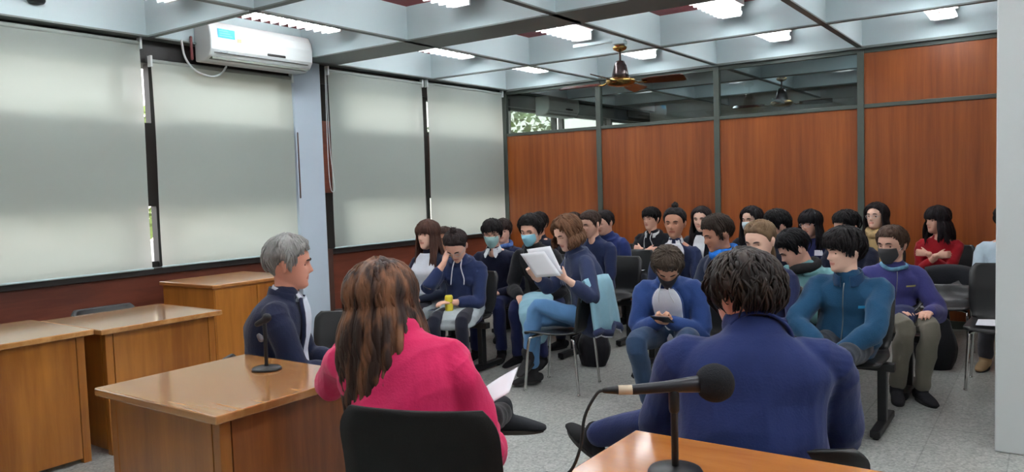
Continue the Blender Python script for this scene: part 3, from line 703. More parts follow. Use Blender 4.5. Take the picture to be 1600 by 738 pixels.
def person(label, hp, Yh, psi, lean=0., yaw=None, pitch=0., roll=0., seat=.44, g=1., hs=1., female=False, sk='fair', hair=None, glasses=None, mask=None, closed=False,
           knees=None, feet=None, hands=None, hand_n=None, hand_d=None, curl=.5, poles=None, top=None, legs=None, shoe=(30, 30, 34), group='people seated in the room', voxel=.0055, sole=None,
           side=0., cat='person', foot_dir=None, foot_pitch=(0, 0), sw=1., al=1., H=None, name='person', smooth=3, belly=0., toe=None, nk=0., nky=0.):
    H = at(hp[0], hp[1], Yh) if H is None else np.array(H, float); psi = math.radians(psi); yaw = psi if yaw is None else math.radians(yaw)
    fwd = np.array([math.cos(psi), math.sin(psi), 0]); lft = np.array([-math.sin(psi), math.cos(psi), 0])
    base = np.array([H[0], H[1], 0]) - fwd * lean - lft * side; root = empty(name, base, psi); tag(root, label, cat, group)
    W2L = rz(-psi); Hc = W2L @ (H - base); R = rz(yaw - psi) @ ry(math.radians(pitch)) @ rx(math.radians(roll)); SK = skin(*sk) if isinstance(sk, tuple) else skin(sk, SKINS[sk])
    hu = R @ np.array([0, 0, 1.]); hf = R @ np.array([1., 0, 0])
    f = .92 if female else 1.
    Nk = Hc - hu * .115 * hs - np.array([0, -nky, .034 - nk]) - hf * .024
    pel = np.array([0, 0, seat + .095]); up_ = Nk - pel; Lt = np.linalg.norm(up_)
    Sp = lambda t: pel + up_ * t + np.array([-.035 * math.sin(math.pi * min(max(t, 0), 1)), 0, 0])
    Wpt = lambda v: W2L @ (np.array(v[:3], float) - base)      # four numbers: a point given in room coordinates
    TS = [(-.06, .160, .110), (0., .178, .125), (.2, .165 + .02 * belly, .120 + .05 * belly), (.42, .152 + .02 * belly, .112 + .05 * belly), (.62, .168, .118), (.76, .180, .108), (.86, .166, .092), (.93, .130, .074), (.98, .088, .062), (1.0, .070, .058), (1.05, .056, .055)]
    def torso(k, ex=0., tmin=-.2, tmax=1.02):
        P = []; Rr = []
        for t, a, b in TS:
            if t < tmin or t > tmax: continue
            P.append(Sp(t)); Rr.append(((a * g * f * (.97 if female and .1 < t < .5 else 1)) * k + ex, b * g * k + ex))
        return P, Rr
    shr = .170 * g * f * sw; S0 = {s: Sp(.83) + np.array([0, s * shr, -.012]) for s in (1, -1)}
    l1, l2 = (.285 * al * (.96 if female else 1), al * .255 * (.96 if female else 1))
    hands = hands or {1: (.30, .07, seat + .17), -1: (.30, -.07, seat + .17)}
    poles = poles or {}; arms = {}; hands = {k: np.array(v, float) if len(v) == 3 else Wpt(v) for k, v in hands.items()}
    for s in (1, -1):
        E_, W_ = ik(S0[s], hands[s], l1, l2, poles.get(s, (-.35, s * .6, -.75))); arms[s] = (S0[s], E_, W_)
    K = knees or {1: (.46, .11, seat + .075), -1: (.46, -.11, seat + .075)}; A = feet or {1: (.44, .12, .085), -1: (.44, -.12, .085)}
    K = {k: np.array(v, float) if len(v) == 3 else Wpt(v) for k, v in K.items()}; A = {k: np.array(v, float) if len(v) == 3 else Wpt(v) for k, v in A.items()}
    HJ = {s: pel + np.array([.01, s * .085 * g, -.01]) for s in (1, -1)}
    # ---- body: one continuous surface
    B = [((HB[0] * hs) @ R.T + Hc, HB[1])]
    for s in (1, -1):
        V, Fc = tube([(-.022, s * .078, -.030), (-.018, s * .083, -.012), (-.020, s * .087, .010), (-.028, s * .084, .020)], [(.007, .005), (.014, .006), (.017, .007), (.009, .005)], 10, up=(0, 1, 0), sub=2); B.append(((V * hs) @ R.T + Hc, Fc))
    nr = (.047 if female else .055) * (1 + .3 * (g - 1))
    B.append(tube([Hc + R @ np.array([-.022, 0, -.03]) * hs, Hc + R @ np.array([-.02, 0, -.085]) * hs, (Nk + Hc + R @ np.array([-.02, 0, -.1]) * hs) / 2, Nk - np.array([0, 0, .03]), Sp(.9)], [nr, nr * .97, nr, nr * 1.08, nr * 1.1], 20, sub=2))
    P, Rr = torso(.88); B.append(tube(P, Rr, 24, up=(1, 0, 0), sub=2, power=2.3))
    fo = .92 if female else 1.
    for s in (1, -1):
        a, e, w = arms[s]
        B.append(tube([Sp(.84) + np.array([0, s * .09, -.01]), a, a + (e - a) * .5, e, e + (w - e) * .3, w], [.036 * fo, .043 * fo, .041 * fo, .036 * fo, .040 * fo, (.027 * fo, .025 * fo)], 14, sub=3))
        d = (hand_d or {}).get(s, w - e); n_ = (hand_n or {}).get(s, (.1, -s * .25, -1)); B += hand_blob(w, d, n_, s < 0, .95 * fo, curl if np.isscalar(curl) else curl[s])
        h, k_, an = HJ[s], np.array(K[s], float), np.array(A[s], float)
        B.append(tube([h, h + (k_ - h) * .5, k_, k_ + (an - k_) * .3, k_ + (an - k_) * .7, an], [.070 * fo, .060 * fo, .045 * fo, .044 * fo, .033 * fo, .028 * fo], 14, sub=3))
        fd = np.array((foot_dir or {}).get(s, (1, s * .18, 0)), float); fp = foot_pitch[0 if s > 0 else 1] if not np.isscalar(foot_pitch) else foot_pitch
        fd = nrm([fd[0], fd[1], 0]) * math.cos(fp) - np.array([0, 0, math.sin(fp)]); A[s] = tuple(an); fu = nrm(np.array([0, 0, 1]) - fd[2] * fd)
        B.append(tube([an - fd * .035 - fu * .045, an + fd * .06 - fu * .05, an + fd * .14 - fu * .062], [(.03, .028), (.036, .025), (.032, .014)], 10, up=fu)); B.append(tube([an + fu * .02, an - fu * .04], [.032, .032], 10))
    headR, headH = R, Hc
    def paint(me):
        co = getco(me); c = np.empty(len(me.polygons) * 3); me.polygons.foreach_get('center', c); c = ((c.reshape(-1, 3) - Hc) @ R) / hs
        lip = (c[:, 0] > .066) & (np.abs(c[:, 2] + .061) < .0095 - .0045 * (np.abs(c[:, 1]) / .024) ** 2) & (np.abs(c[:, 1]) < .024)
        me.polygons.foreach_set('material_index', lip.astype(np.int32))
    fuse('body', B, voxel, [SK[0], SK[1]], root, 2, paint)
    # ---- top garment
    top = top or {}; col = top.get('rgb', (30, 40, 80)); ex = top.get('ex', .0); seed = int(abs(Hc[2] * 977 + hp[0] * 7 + hp[1] * 3)) % 9999 if hp is not None else 5
    Mt = cloth(col, bump=top.get('bump', .25)); kind = top.get('kind', 'sweater'); slv = top.get('sleeve', .93)
    P, Rr = torso(1.04, ex); Bt = [tube(P, Rr, 30, up=(1, 0, 0), sub=3, power=2.4)]
    if female and not top.get('flat'):
        for s in (1, -1): c = Sp(.62) + np.array([.055 * g, s * .07, 0]); Bt.append(tube([c, c + np.array([.045, s * .006, -.012])], [.058, .045], 14))
    if kind == 'coat': pass
    for s in (1, -1):
        a, e, w = arms[s]; k = fo * (1.0 + .5 * (g - 1)); q = ex + .004
        pts = [Sp(.84) + np.array([0, s * .11 * f * g, .0]), a, a + (e - a) * .5, e]; rr = [.050 * k + q, .057 * k + q, .055 * k + q, .050 * k + q]
        if slv > .5: pts += [e + (w - e) * .35, e + (w - e) * slv]; rr += [.049 * k + q, (.037 if slv > .8 else .045) * k + q * .9]
        elif slv > 0: pts[-1] = a + (e - a) * (slv * 2); rr[-1] = .055 * k + q
        Bt.append(tube(pts, rr, 18, sub=3))
        if slv > .5 and slv < .8: c = e + (w - e) * slv; d = nrm(w - e); Bt.append(tube([c - d * .03, c - d * .01, c + d * .008], [.050 * k, .053 * k, .048 * k], 14))
    if kind in ('hoodie', 'hooded'):
        c = Nk + np.array([-.01, 0, .0]); rr = .075
        pts = [c + np.array([rr * math.cos(a) * 1.05, rr * math.sin(a) * 1.35, -.016 - .030 * math.cos(a)]) for a in np.linspace(.35, 2 * math.pi - .35, 13)]
        Bt.append(tube(pts, [.012, .016, .020, .023, .025, .027, .028, .027, .025, .023, .020, .016, .012], 12, sub=2))
        Bt.append(tube([c + np.array([-.085, 0, -.01]), c + np.array([-.115, 0, -.07]), c + np.array([-.12, 0, -.15])], [(.09, .03), (.10, .045), (.05, .03)], 16, up=(1, 0, 0), sub=3))
    fuse(top.get('name', kind if kind in ('sweater', 'jacket', 'hoodie', 'shirt', 'blazer') else 'jacket'), Bt, top.get('voxel', .008), Mt, root, smooth, folds(seed, top.get('fold', .0062)))
    # patch on the chest: shirt or opening shown in front
    def ring(t, ang, off):
        ts = [q[0] for q in TS]; a = (np.interp(t, ts, [q[1] for q in TS]) * g * f) * 1.04 + ex; b = np.interp(t, ts, [q[2] for q in TS]) * g * 1.04 + ex; p = 2.4
        if female and not top.get('flat'): off = off + .042 * math.exp(-((t - .62) / .13) ** 2) * min(1, .55 + .45 * math.exp(-((abs(ang) - .45) / .4) ** 2))
        c, s_ = math.cos(ang), math.sin(ang); den = (abs(c) ** p + abs(s_) ** p) ** (1 / p); u = nrm(up_); fx = nrm(np.array([1, 0, 0]) - u[0] * u)
        return Sp(t) + fx * ((b + off) * c / den) + np.array([0, 1, 0]) * ((a + off) * s_ / den)
    if 'patch' in top:
        pr, w0, w1, t0 = top['patch']; G = []
        for i in range(22):
            t = t0 + (.985 - t0) * i / 21; w_ = w0 + (w1 - w0) * (i / 21); G.append([ring(t, w_ * (j / 8 - 1), .010) for j in range(17)])
        V, Fc = slab(G, -.012); MB().add(V, Fc).build(top.get('patch_name', 'shirt_front'), cloth(pr), root, True)
        if top.get('edge') is not None:
            for s in (1, -1):
                MB().tube([ring(t0 + (.985 - t0) * i / 12, s * (w0 + (w1 - w0) * i / 12), .010) for i in range(13)], [top.get('edge_r', .006)] * 13, 6, sub=1).build('jacket_edge', cloth(top['edge']), root, True)
    ax = nrm(Hc + R @ np.array([-.02, 0, -.09]) * hs - Nk)
    def band(name, rgb, r0, r1, z0, z1, gap, th=.005, fwdoff=.0, y=1.):
        G = []; u = nrm(np.cross([0, 1, 0], ax))
        for i in range(6):
            t = i / 5; r = r0 + (r1 - r0) * t
            G.append([Nk + ax * (z0 + (z1 - z0) * t + .018 * (-math.cos(a)) ) + u * (r * math.cos(a) + fwdoff) + np.array([0, y, 0]) * r * math.sin(a) for a in np.linspace(gap, 2 * math.pi - gap, 33)])
        V, Fc = slab(G, th); return MB().add(V, Fc).build(name, cloth(rgb), root, True)
    if 'collar' in top:
        rgb = top['collar']; band('shirt_collar', rgb, nr * 1.42, nr * 1.12, -.012, .036, .28)
        for s in (1, -1):
            p0 = Nk + ax * .03 + np.array([nr * 1.05, s * .018, 0]); G = [[Nk + ax * .018 + np.array([nr * .9, s * .045, .0]), Nk + ax * .020 + np.array([nr * 1.12, s * .014, -.004])], [Nk + np.array([nr * 1.5, s * .068, -.035]), Nk + np.array([nr * 1.75, s * .030, -.035])], [Nk + np.array([nr * 1.75, s * .055, -.066]), Nk + np.array([nr * 1.85, s * .046, -.064])]]
            V, Fc = slab(G, .005 * s); MB().add(V, Fc).build('collar_point', cloth(rgb), root)
    if 'band' in top: band('collar', top['band'], nr * 1.62 + ex * .3, nr * (1.45 if not top.get('wide') else 1.75), -.035, .026 * top.get('high', 1), top.get('gap', .45), .010)
    if 'scarf' in top:
        rr = nr + .022; pts = [Nk + np.array([rr * math.cos(a), rr * math.sin(a) * 1.05, .012 - .02 * math.cos(a) + .006 * math.sin(3 * a)]) for a in np.linspace(0, 2 * math.pi, 17)]
        th = top.get('scarf_r', .024); sc = MB().tube(pts, [(th, th * 1.2)] * 17, 12, sub=2); sc.tube([Nk + np.array([rr, .03, 0]), Nk + np.array([rr + .055, .04, -.08]), Nk + np.array([rr + .07, .03, -.19])], [(.03, .014), (.04, .012), (.04, .008)], 10, sub=3) if top.get('tail') else None; sc.build('scarf', mat('scarf_%d_%d_%d' % top['scarf'], top['scarf'], .85, var=.3, vscale=40, bump=.3), root, True)
    if top.get('strings'):
        for s in (1, -1):
            MB().tube([Nk + np.array([.075, s * .03, .0]), Nk + np.array([.125, s * .035, -.06]), ring(.72, s * .25, .012), ring(.62, s * .25, .012)], [.0045] * 4, 6, sub=3).build('drawstring', cloth(top['strings']), root, True)
    if top.get('zip'): MB().tube([ring(.1 + .85 * i / 10, 0., .008) for i in range(11)], [.003] * 11, 6, sub=1).build('zip', mat('zip_metal', (150, 150, 150), .3, .8), root, True)
    # ---- legs
    legs = legs or {}; Ml = cloth(legs.get('rgb', (30, 34, 52)), bump=.2); lk = legs.get('kind', 'trousers')
    if lk != 'none':
        thin = lk == 'tights'; q = .000 if thin else legs.get('ex', .006); ll = legs.get('len', .93)
        Bl = [tube([pel + np.array([-.05, 0, .06]), pel + np.array([-.01, 0, .0]), pel + np.array([.06, 0, -.012])], [(.15 * g, .10), (.17 * g, .11), (.155 * g, .085)], 20, up=(0, 0, 1) if False else (1, 0, 0), power=2.4)]
        for s in (1, -1):
            h, k_, an = HJ[s], np.array(K[s], float), np.array(A[s], float); c = fo * (1 + .4 * (g - 1))
            if ll > .5: pp = [h, h + (k_ - h) * .5, k_, k_ + (an - k_) * .35, k_ + (an - k_) * .7, k_ + (an - k_) * ll]; rr = [.086 * c + q, .078 * c + q, .058 * c + q, (.055 if thin else .060) * c + q, (.040 if thin else .052) * c + q, (.034 if thin else .050) * c + q]
            else: pp = [h, h + (k_ - h) * .5, h + (k_ - h) * ll * 2]; rr = [.086 * c + q, .080 * c + q, .070 * c + q]
            Bl.append(tube(pp, rr, 18, sub=3))
        fuse('tights' if thin else ('shorts' if ll < .5 else 'trousers'), Bl, .008, Ml, root, 3, folds(seed + 7, .0008 if thin else .006, 1.2))
    if 'skirt' in legs:
        Bs = [tube([pel + np.array([-.07, 0, .05]), pel + np.array([.05, 0, .02]), pel + np.array([.2, 0, -.015]), pel + np.array([.34, 0, -.03])], [(.155, .10), (.185, .105), (.19, .085), (.20, .075)], 26, up=(0, 0, 1), power=2.6, sub=3), tube([pel + np.array([.1, 0, -.03]), pel + np.array([.36, 0, -.06])], [(.16, .04), (.2, .05)], 20)]
        fuse('skirt', Bs, .008, cloth(legs['skirt']), root, 3, folds(seed + 9, .008, .8))
    # ---- shoes
    for s in (1, -1):
        an = np.array(A[s], float); fd = np.array((foot_dir or {}).get(s, (1, s * .18, 0)), float); fp = foot_pitch[0 if s > 0 else 1]
        fd = nrm([fd[0], fd[1], 0]) * math.cos(fp) - np.array([0, 0, math.sin(fp)]); fu = nrm(np.array([0, 0, 1]) - fd[2] * fd); ft = fo * 1.0; T_ = toe or 1.
        up1 = tube([an - fd * .062 * ft - fu * .045, an - fd * .02 - fu * .042, an + fd * .05 * ft - fu * .046, an + fd * .12 * ft - fu * .058, an + fd * .175 * ft * T_ - fu * .066], [(.031, .034), (.037, .038), (.041, .034), (.043, .024), (.030, .014)], 16, up=fu, sub=2, power=2.4)
        up2 = tube([an + fu * .03, an - fu * .03], [.043, .045], 16)
        so = fuse('shoe', [up1, up2], .006, cloth(shoe, bump=.1, sheen=0), root, 3)
        oc = an + fd * .055 * ft - fu * .078; G = []; pr = []
        for j in range(24):
            a = 2 * math.pi * j / 24; x_ = .128 * ft * math.cos(a); y_ = (.040 + .006 * math.cos(a)) * math.sin(a); pr.append((x_, y_))
        sd = np.cross(fu, fd); V = [oc + fd * x_ + sd * y_ + fu * zz for zz in (-.007, .010) for x_, y_ in pr]; n = 24
        MB().add(V, [tuple(range(n))[::-1], tuple(range(n, 2 * n))] + [(j, (j + 1) % n, n + (j + 1) % n, n + j) for j in range(n)]).build('shoe_sole', mat('sole_%d_%d_%d' % (sole or (20, 20, 22)), sole or (20, 20, 22), .7), so)
    # ---- head
    if hair is not None: add_hair(root, Hc, R, hs, Nk=Nk, seed=seed % 97 + 1, **hair)
    face_parts(root, Hc, R, hs, SK, closed=closed, glasses=glasses, mask=mask)
    return dict(root=root, Hc=Hc, R=R, Nk=Nk, arms=arms, Sp=Sp, ring=ring, L2W=lambda v: rz(psi) @ np.asarray(v, float) + base, pel=pel, seat=seat, base=base, psi=psi)
SKINS = dict(fair=(222, 172, 150), light=(232, 188, 166), tan=(196, 142, 116), olive=(206, 156, 130), ruddy=(214, 150, 128), brown=(176, 122, 98))
# ================================================================ seats
M_SEAT = mat('black_seat_shell', (24, 25, 27), .38, coat=.2)
def shell(w=.42, h0=.0, top=.40, dep=.42, thick=.012, round_=.5):
    """seat and back in one curved sheet; origin at the seat centre, facing +x"""
    prof = [(dep * .52, -.018), (dep * .46, .002), (dep * .2, -.004), (-dep * .1, -.008), (-dep * .36, .002), (-dep * .50, .045), (-dep * .56, .13), (-dep * .60, top * .6), (-dep * .66, top * .85), (-dep * .70, top)]
    pr = catmull(prof, 4); G = []; n = len(pr)
    for i, (x, z) in enumerate(pr):
        t = i / (n - 1); ww = w / 2 * (1 - (round_ * .35 * max(0, (t - .86) / .14) ** 2) - .12 * math.exp(-((t - .52) / .1) ** 2) - .08 * max(0, (.08 - t) / .08) ** 2)
        G.append([(x + (.03 * (y ** 2) * (1 if t > .5 else 0)), y * ww, z + (.018 * y * y if t < .5 else 0)) for y in np.linspace(-1, 1, 11)])
    return slab(G, thick)
def chair(x, y, psi, label, z=.44, w=.44, top=.40, group=None, fabric=False, name='chair'):
    r = empty(name, (x, y, 0), math.radians(psi)); tag(r, label, 'chair', group); V, Fc = shell(w, top=top)
    V = V + [0, 0, z]; MB().add(V, Fc).build('seat_shell', M_BLACKFAB if fabric else M_SEAT, r, True)
    for sx in (1, -1):
        for sy in (1, -1): MB().tube([(sx * .12, sy * .10, z - .022), (sx * .16, sy * .185, z - .03), (sx * .185, sy * .20, z - .08), (sx * .215, sy * .215, .012)], [.0105] * 4, 10, sub=3).tube([(sx * .215, sy * .215, .014), (sx * .216, sy * .216, .006)], [.013] * 2, 8, cap='flat').build('leg', M_CHROME, r, True)
    MB().tube([(.13, -.12, z - .022), (.13, .12, z - .022)], [.009] * 2, 8).tube([(-.13, -.12, z - .022), (-.13, .12, z - .022)], [.009] * 2, 8).build('seat_frame', M_CHROME, r, True)
    return r
def bench(x0, x1, y, n, label, psi=-90, legs=None, top=.38):
    """beam seating: black shells on a steel beam with T feet; facing -y"""
    r = empty('beam_bench', ((x0 + x1) / 2, y, 0), math.radians(psi)); tag(r, label, 'bench', 'black beam benches for the audience'); L = (x1 - x0) / 2
    MB().box(-.03, .03, -L, L, .36, .41).build('beam', M_BLACK, r, bevel=.005)
    for s in (legs or (-1, 1)):
        yy = s * (L - .07); MB().box(-.03, .03, yy - .025, yy + .025, .05, .365).build('leg', M_BLACK, r, bevel=.006)
        MB().box(-.25, .25, yy - .028, yy + .028, .015, .06).tube([(.22, yy, .02), (.22, yy, .0)], [.02] * 2, 8, cap='flat').tube([(-.22, yy, .02), (-.22, yy, .0)], [.02] * 2, 8, cap='flat').build('foot', M_BLACK, r, bevel=.01)
    V, Fc = shell(.45, top=top); p = (x1 - x0) / n
    for k in range(n): MB().add(V + [0.02, -L + p * (k + .5), .435], Fc).build('seat', M_SEAT, r, True)
    return r
bench(.66, 2.32, 5.12, 3, 'front left black beam bench under the two long haired students')
bench(3.84, 5.42, 5.02, 3, 'front right black beam bench under the student in the zipped teal jacket')
bench(1.12, 2.70, 6.0, 3, 'second row black beam bench behind the student reading from paper')
bench(3.34, 5.43, 5.98, 4, 'second row black beam bench under the student in the purple hooded jacket')
bench(1.30, 2.90, 6.72, 3, 'third row black beam bench nearest the windows')
bench(1.10, 2.70, 7.45, 3, 'fourth row black beam bench nearest the windows')
bench(4.02, 5.06, 6.82, 2, 'short third row black beam bench behind the student in the teal jacket')
bench(2.95, 4.60, 7.62, 3, 'fourth row black beam bench in front of the wood partition')
bench(1.10, 2.75, 8.2, 3, 'last black beam bench against the partition behind the left rows')
chair(3.13, 4.97, -172, 'black shell chair on chrome legs under the student reading from white pages')
chair(5.90, 6.42, -90, 'empty black chair on chrome legs with white paper on its seat, beside the column', w=.46, top=.42)
chair(4.63, 1.84, 110, 'black upholstered chair with rounded back carrying the person in the pink jacket', w=.48, top=.475, fabric=True)
chair(5.42, 2.52, 112, 'dark chair under the man in the blue suit', w=.52, top=.30)
chair(2.97, 2.50, 44, 'dark chair under the grey haired man', w=.46, top=.26)
chair(1.04, 2.74, 0, 'dark chair behind the window row of desks, only its curved back top showing', z=.42, w=.46, top=.375)
chair(2.45, 3.35, -60, 'empty black chair between the grey haired man and the windows', w=.46, top=.30)
for i, (x, y) in enumerate(((4.78, 8.12), (5.36, 8.36), (5.93, 7.55))):
    chair(x, y, -90, ('black chair against the partition under the student with the beige scarf', 'black chair against the partition under the student in the red sweater', 'black chair behind the white column under the person in pale blue')[i])

# ================================================================ people
BLACKH = dict(rgb=(26, 22, 22)); G_ = 'audience seated in rows'
MK_BLUE = mat('mask_blue', (146, 204, 222), .8); MK_TEAL = mat('mask_pale_teal', (166, 208, 208), .8); MK_BLACK = mat('mask_black', (34, 34, 38), .8); MK_GREY = mat('mask_charcoal', (62, 62, 64), .8); MK_WHITE = mat('mask_white', (196, 214, 222), .8)
GL_DARK = mat('glasses_dark', (40, 30, 30), .3); GL_PALE = mat('glasses_pale', (190, 186, 190), .3)
NAVY = (34, 42, 78); DNAVY = (24, 28, 52)

grey = person('man with short grey hair in a dark navy jacket, seen in profile', (453, 414), 2.56, 44, lean=.09, yaw=47, pitch=2, hs=1.06, g=1.14, sk='ruddy', group='panel seated at the front',
    hair=dict(rgb=(142, 142, 140), kind='short', T=.023, locks=460, tuft=.8, lockr=.9), top=dict(kind='jacket', rgb=(26, 32, 58), ex=.010, band=(26, 32, 58), gap=.9, collar=(214, 220, 232), patch=((206, 212, 226), .42, .5, .25), edge=(26, 32, 58), edge_r=.012, voxel=.007, fold=.008),
    hands={1: (.34, .08, .62), -1: (.34, -.06, .62)}, legs=dict(rgb=(30, 32, 44)), seat=.46)
pink = person('person with long wavy brown hair in a bright pink jacket, seen from behind', (600, 477), 1.84, 110, lean=.02, side=.13, yaw=95, pitch=4, roll=-8, hs=1.0, g=1.12, sw=1.1, nk=.06, nky=-.05, female=True, sk='light', group='panel seated at the front', al=1.14, seat=.46,
    hair=dict(rgb=(50, 34, 28), rgb2=(128, 86, 60), kind='long', T=.028, locks=340, length=.45, front=.05, wave=.034, vol=.08, lockr=1.15, spread=.75, hdy=-.06), top=dict(kind='jacket', rgb=(214, 44, 98), ex=.018, voxel=.007, fold=.010, bump=.15, flat=False), belly=1.,
    hands={1: (4.02, 2.12, 1.02, 0), -1: (.28, -.12, .66)}, poles={1: (.1, .7, -.8), -1: (-.35, -.45, -1)}, hand_d={1: (.2, -.6, .9)}, hand_n={1: (-.5, -.8, .2)},
    legs=dict(rgb=(20, 20, 24)), knees={1: (4.45, 2.25, .66, 0), -1: (.43, -.04, .50)}, feet={1: (4.33, 2.54, .60, 0), -1: (.42, -.12, .09)}, foot_dir={1: (.26, -.95, 0)}, foot_pitch=(.0, 0), shoe=(44, 46, 50), sole=(58, 54, 48))
blue = person('broad man with thick dark hair in a blue suit, seen from behind', (1163, 472), 2.44, 112, lean=.03, yaw=146, pitch=12, nk=.055, hs=1.05, g=1.26, sw=1.04, al=1.1, sk='ruddy', group='panel seated at the front', seat=.46, belly=.8,
    hair=dict(rgb=(34, 28, 26), rgb2=(58, 47, 40), kind='short', T=.032, locks=620, curl=.35, tuft=.9, lockr=1.0), top=dict(kind='blazer', rgb=(34, 48, 98), ex=.012, voxel=.007, fold=.008, bump=.12, band=(34, 48, 98), gap=1.0, collar=(216, 220, 230), flat=True),
    hands={1: (.34, .10, .64), -1: (.34, -.12, .64)}, poles={1: (-.25, .8, -.6), -1: (-.25, -.8, -.6)},
    legs=dict(rgb=(34, 46, 92)), knees={1: (4.98, 2.85, .60, 0), -1: (.44, -.14, .52)}, feet={1: (4.53, 2.94, .42, 0), -1: (.5, -.16, .09)}, foot_dir={1: (.75, .66, 0)}, foot_pitch=(-.35, 0), shoe=(30, 30, 32), sole=(44, 42, 40))

a = person('student with very long brown hair and fringe, white top under an open navy jacket', (668, 368), 5.1, -84, lean=.03, yaw=-90, female=True, sk='light', group=G_, hair=dict(rgb=(74, 50, 42), kind='bangs', T=.016, locks=170, length=.36, front=.62, vol=.02),
    top=dict(kind='jacket', rgb=(34, 42, 62), patch=((214, 220, 230), .75, .5, .05), edge=(34, 42, 62)), legs=dict(kind='tights', rgb=(26, 28, 42), skirt=(150, 160, 164)))
ar = a
b = person('student with bowed head, navy sweatshirt and pale grey skirt, holding a yellow bottle', (713, 386), 4.82, -68, lean=.17, yaw=-72, pitch=40, female=True, sk='fair', group=G_, closed=True, hair=dict(rgb=(40, 32, 32), kind='tied', T=.018, locks=300, bun=(-.04, 0, .145, .026)),
    top=dict(kind='hoodie', rgb=(36, 48, 86), sleeve=.62, ex=.008, strings=(200, 200, 205)), legs=dict(kind='tights', rgb=(26, 28, 42), skirt=(160, 170, 174)), glasses=GL_PALE,
    hands={1: (.30, -.02, .64), -1: (.24, -.085, .95)}, poles={-1: (.1, -.6, -.9)}, hand_d={-1: (-.3, .25, .9)}, hand_n={-1: (-1, .6, 0)}, foot_dir={1: (1, .1, 0)})
c = person('student with chestnut bob, light blue jeans and dark boots, reading from white pages', (886, 366), 4.98, -130, lean=.16, yaw=-112, pitch=22, female=True, sk='light', group=G_, closed=True, hair=dict(rgb=(98, 68, 48), kind='long', T=.024, locks=240, length=.10, vol=.05, wave=.012, front=.5),
    top=dict(kind='hoodie', rgb=(46, 56, 88), sleeve=.60, ex=.01, zip=1), legs=dict(rgb=(96, 142, 190), len=.84), hands={-1: (3.02, 4.78, .87, 0), 1: (3.36, 4.68, .87, 0)}, hand_d={-1: (.5, .35, .8), 1: (.6, -.55, .55)}, hand_n={-1: (.2, 1, .1), 1: (-.5, -.8, .3)}, curl=.75,
    poles={1: (-.2, .5, -.9), -1: (-.2, -.5, -.9)}, knees={-1: (.41, -.13, .52), 1: (.39, -.07, .63)}, feet={-1: (.40, -.20, .10), 1: (.45, -.15, .25)}, foot_dir={-1: (.9, .1, 0), 1: (.8, .5, 0)}, foot_pitch=(.55, 0), shoe=(50, 50, 52), sole=(58, 58, 58))
d = person('student in black mask and open blue hooded jacket over white shirt, using a phone', (1043, 419), 4.72, -78, lean=.22, yaw=-66, pitch=42, sk='olive', group=G_, closed=True, mask=MK_BLACK, hair=dict(rgb=(64, 54, 46), kind='short', T=.024, locks=300, curl=.6, tuft=1.),
    top=dict(kind='hoodie', rgb=(44, 70, 126), ex=.012, patch=((216, 220, 230), .5, .42, -.02), patch_name='white_shirt', edge=(44, 70, 126), edge_r=.010, strings=(220, 224, 230)), legs=dict(rgb=(38, 60, 88), ex=.012),
    hands={1: (.30, .035, .63), -1: (.30, -.045, .63)}, hand_d={1: (.8, -.5, .2), -1: (.8, .5, .2)}, hand_n={1: (0, -.7, .7), -1: (0, .7, .7)}, curl=.7, knees={1: (.46, .16, .51), -1: (.46, -.16, .51)}, feet={1: (.30, .12, .085), -1: (.30, -.12, .085)}, g=1.05)
e = person('student with straight black hair in a zipped teal jacket looking sideways', (1318, 394), 4.92, -94, lean=.08, yaw=-136, pitch=4, sk='light', group=G_, hair=dict(rgb=(24, 21, 22), kind='fringe', T=.028, locks=360, tuft=1.1),
    top=dict(kind='jacket', rgb=(26, 70, 102), ex=.016, band=(22, 58, 92), high=1.1, gap=.35, zip=1, fold=.008), legs=dict(rgb=(40, 46, 56)), hands={1: (.36, .04, .52), -1: (.36, -.05, .54)}, poles={1: (-.2, .8, .2), -1: (-.2, -.8, .2)}, sw=1.05)
f = person('student with charcoal mask, purple blue hooded jacket and grey trousers', (1393, 384), 6.0, -66, lean=.06, feet={1: (.34, .11, .085), -1: (.32, -.04, .085)}, hs=1.04, yaw=-112, pitch=3, sk='fair', group=G_, mask=MK_GREY, hair=dict(rgb=(74, 56, 46), kind='short', T=.016, locks=300),
    top=dict(kind='hoodie', rgb=(66, 66, 126), ex=.012, scarf=(110, 160, 190), scarf_r=.012, zip=1), legs=dict(rgb=(116, 112, 100)), hands={1: (.34, .16, .60), -1: (.30, -.05, .60)}, knees={1: (.46, .13, .52), -1: (.44, -.02, .53)}, shoe=(40, 40, 44))
g = person('student with black hair, glasses and pale teal mask in a dark navy sweater', (769, 366), 5.66, -72, lean=.24, yaw=-66, pitch=6, group=G_, sk='fair', mask=MK_TEAL, glasses=GL_DARK, hair=dict(rgb=(26, 23, 24), kind='fringe', T=.018, locks=240),
    top=dict(rgb=DNAVY, collar=(214, 218, 224)), legs=dict(rgb=(34, 42, 84)), hands={1: (.42, .10, .60), -1: (.40, -.06, .60)}, sole=(190, 190, 186))
h = person('student with dark brown hair and blue checked scarf behind the one with glasses', (786, 362), 6.6, -80, lean=.05, yaw=-68, group=G_, sk='fair', hair=dict(rgb=(44, 32, 30), kind='fringe', T=.016, locks=240), top=dict(rgb=(30, 36, 66), scarf=(70, 100, 160), scarf_r=.02), legs=dict(rgb=(30, 36, 60)))
i_ = person('student with light blue mask in a black jacket, leaning forward', (829, 362), 5.52, -84, lean=.36, yaw=-84, pitch=8, group=G_, sk='fair', mask=MK_BLUE, hair=dict(rgb=(24, 21, 22), kind='short', T=.026, locks=320, tuft=1.1),
    top=dict(kind='jacket', rgb=(22, 23, 28), ex=.012, band=(22, 23, 28)), legs=dict(rgb=(32, 40, 82)), hands={1: (.46, .06, .60), -1: (.46, -.08, .60)}, sole=(200, 200, 196))
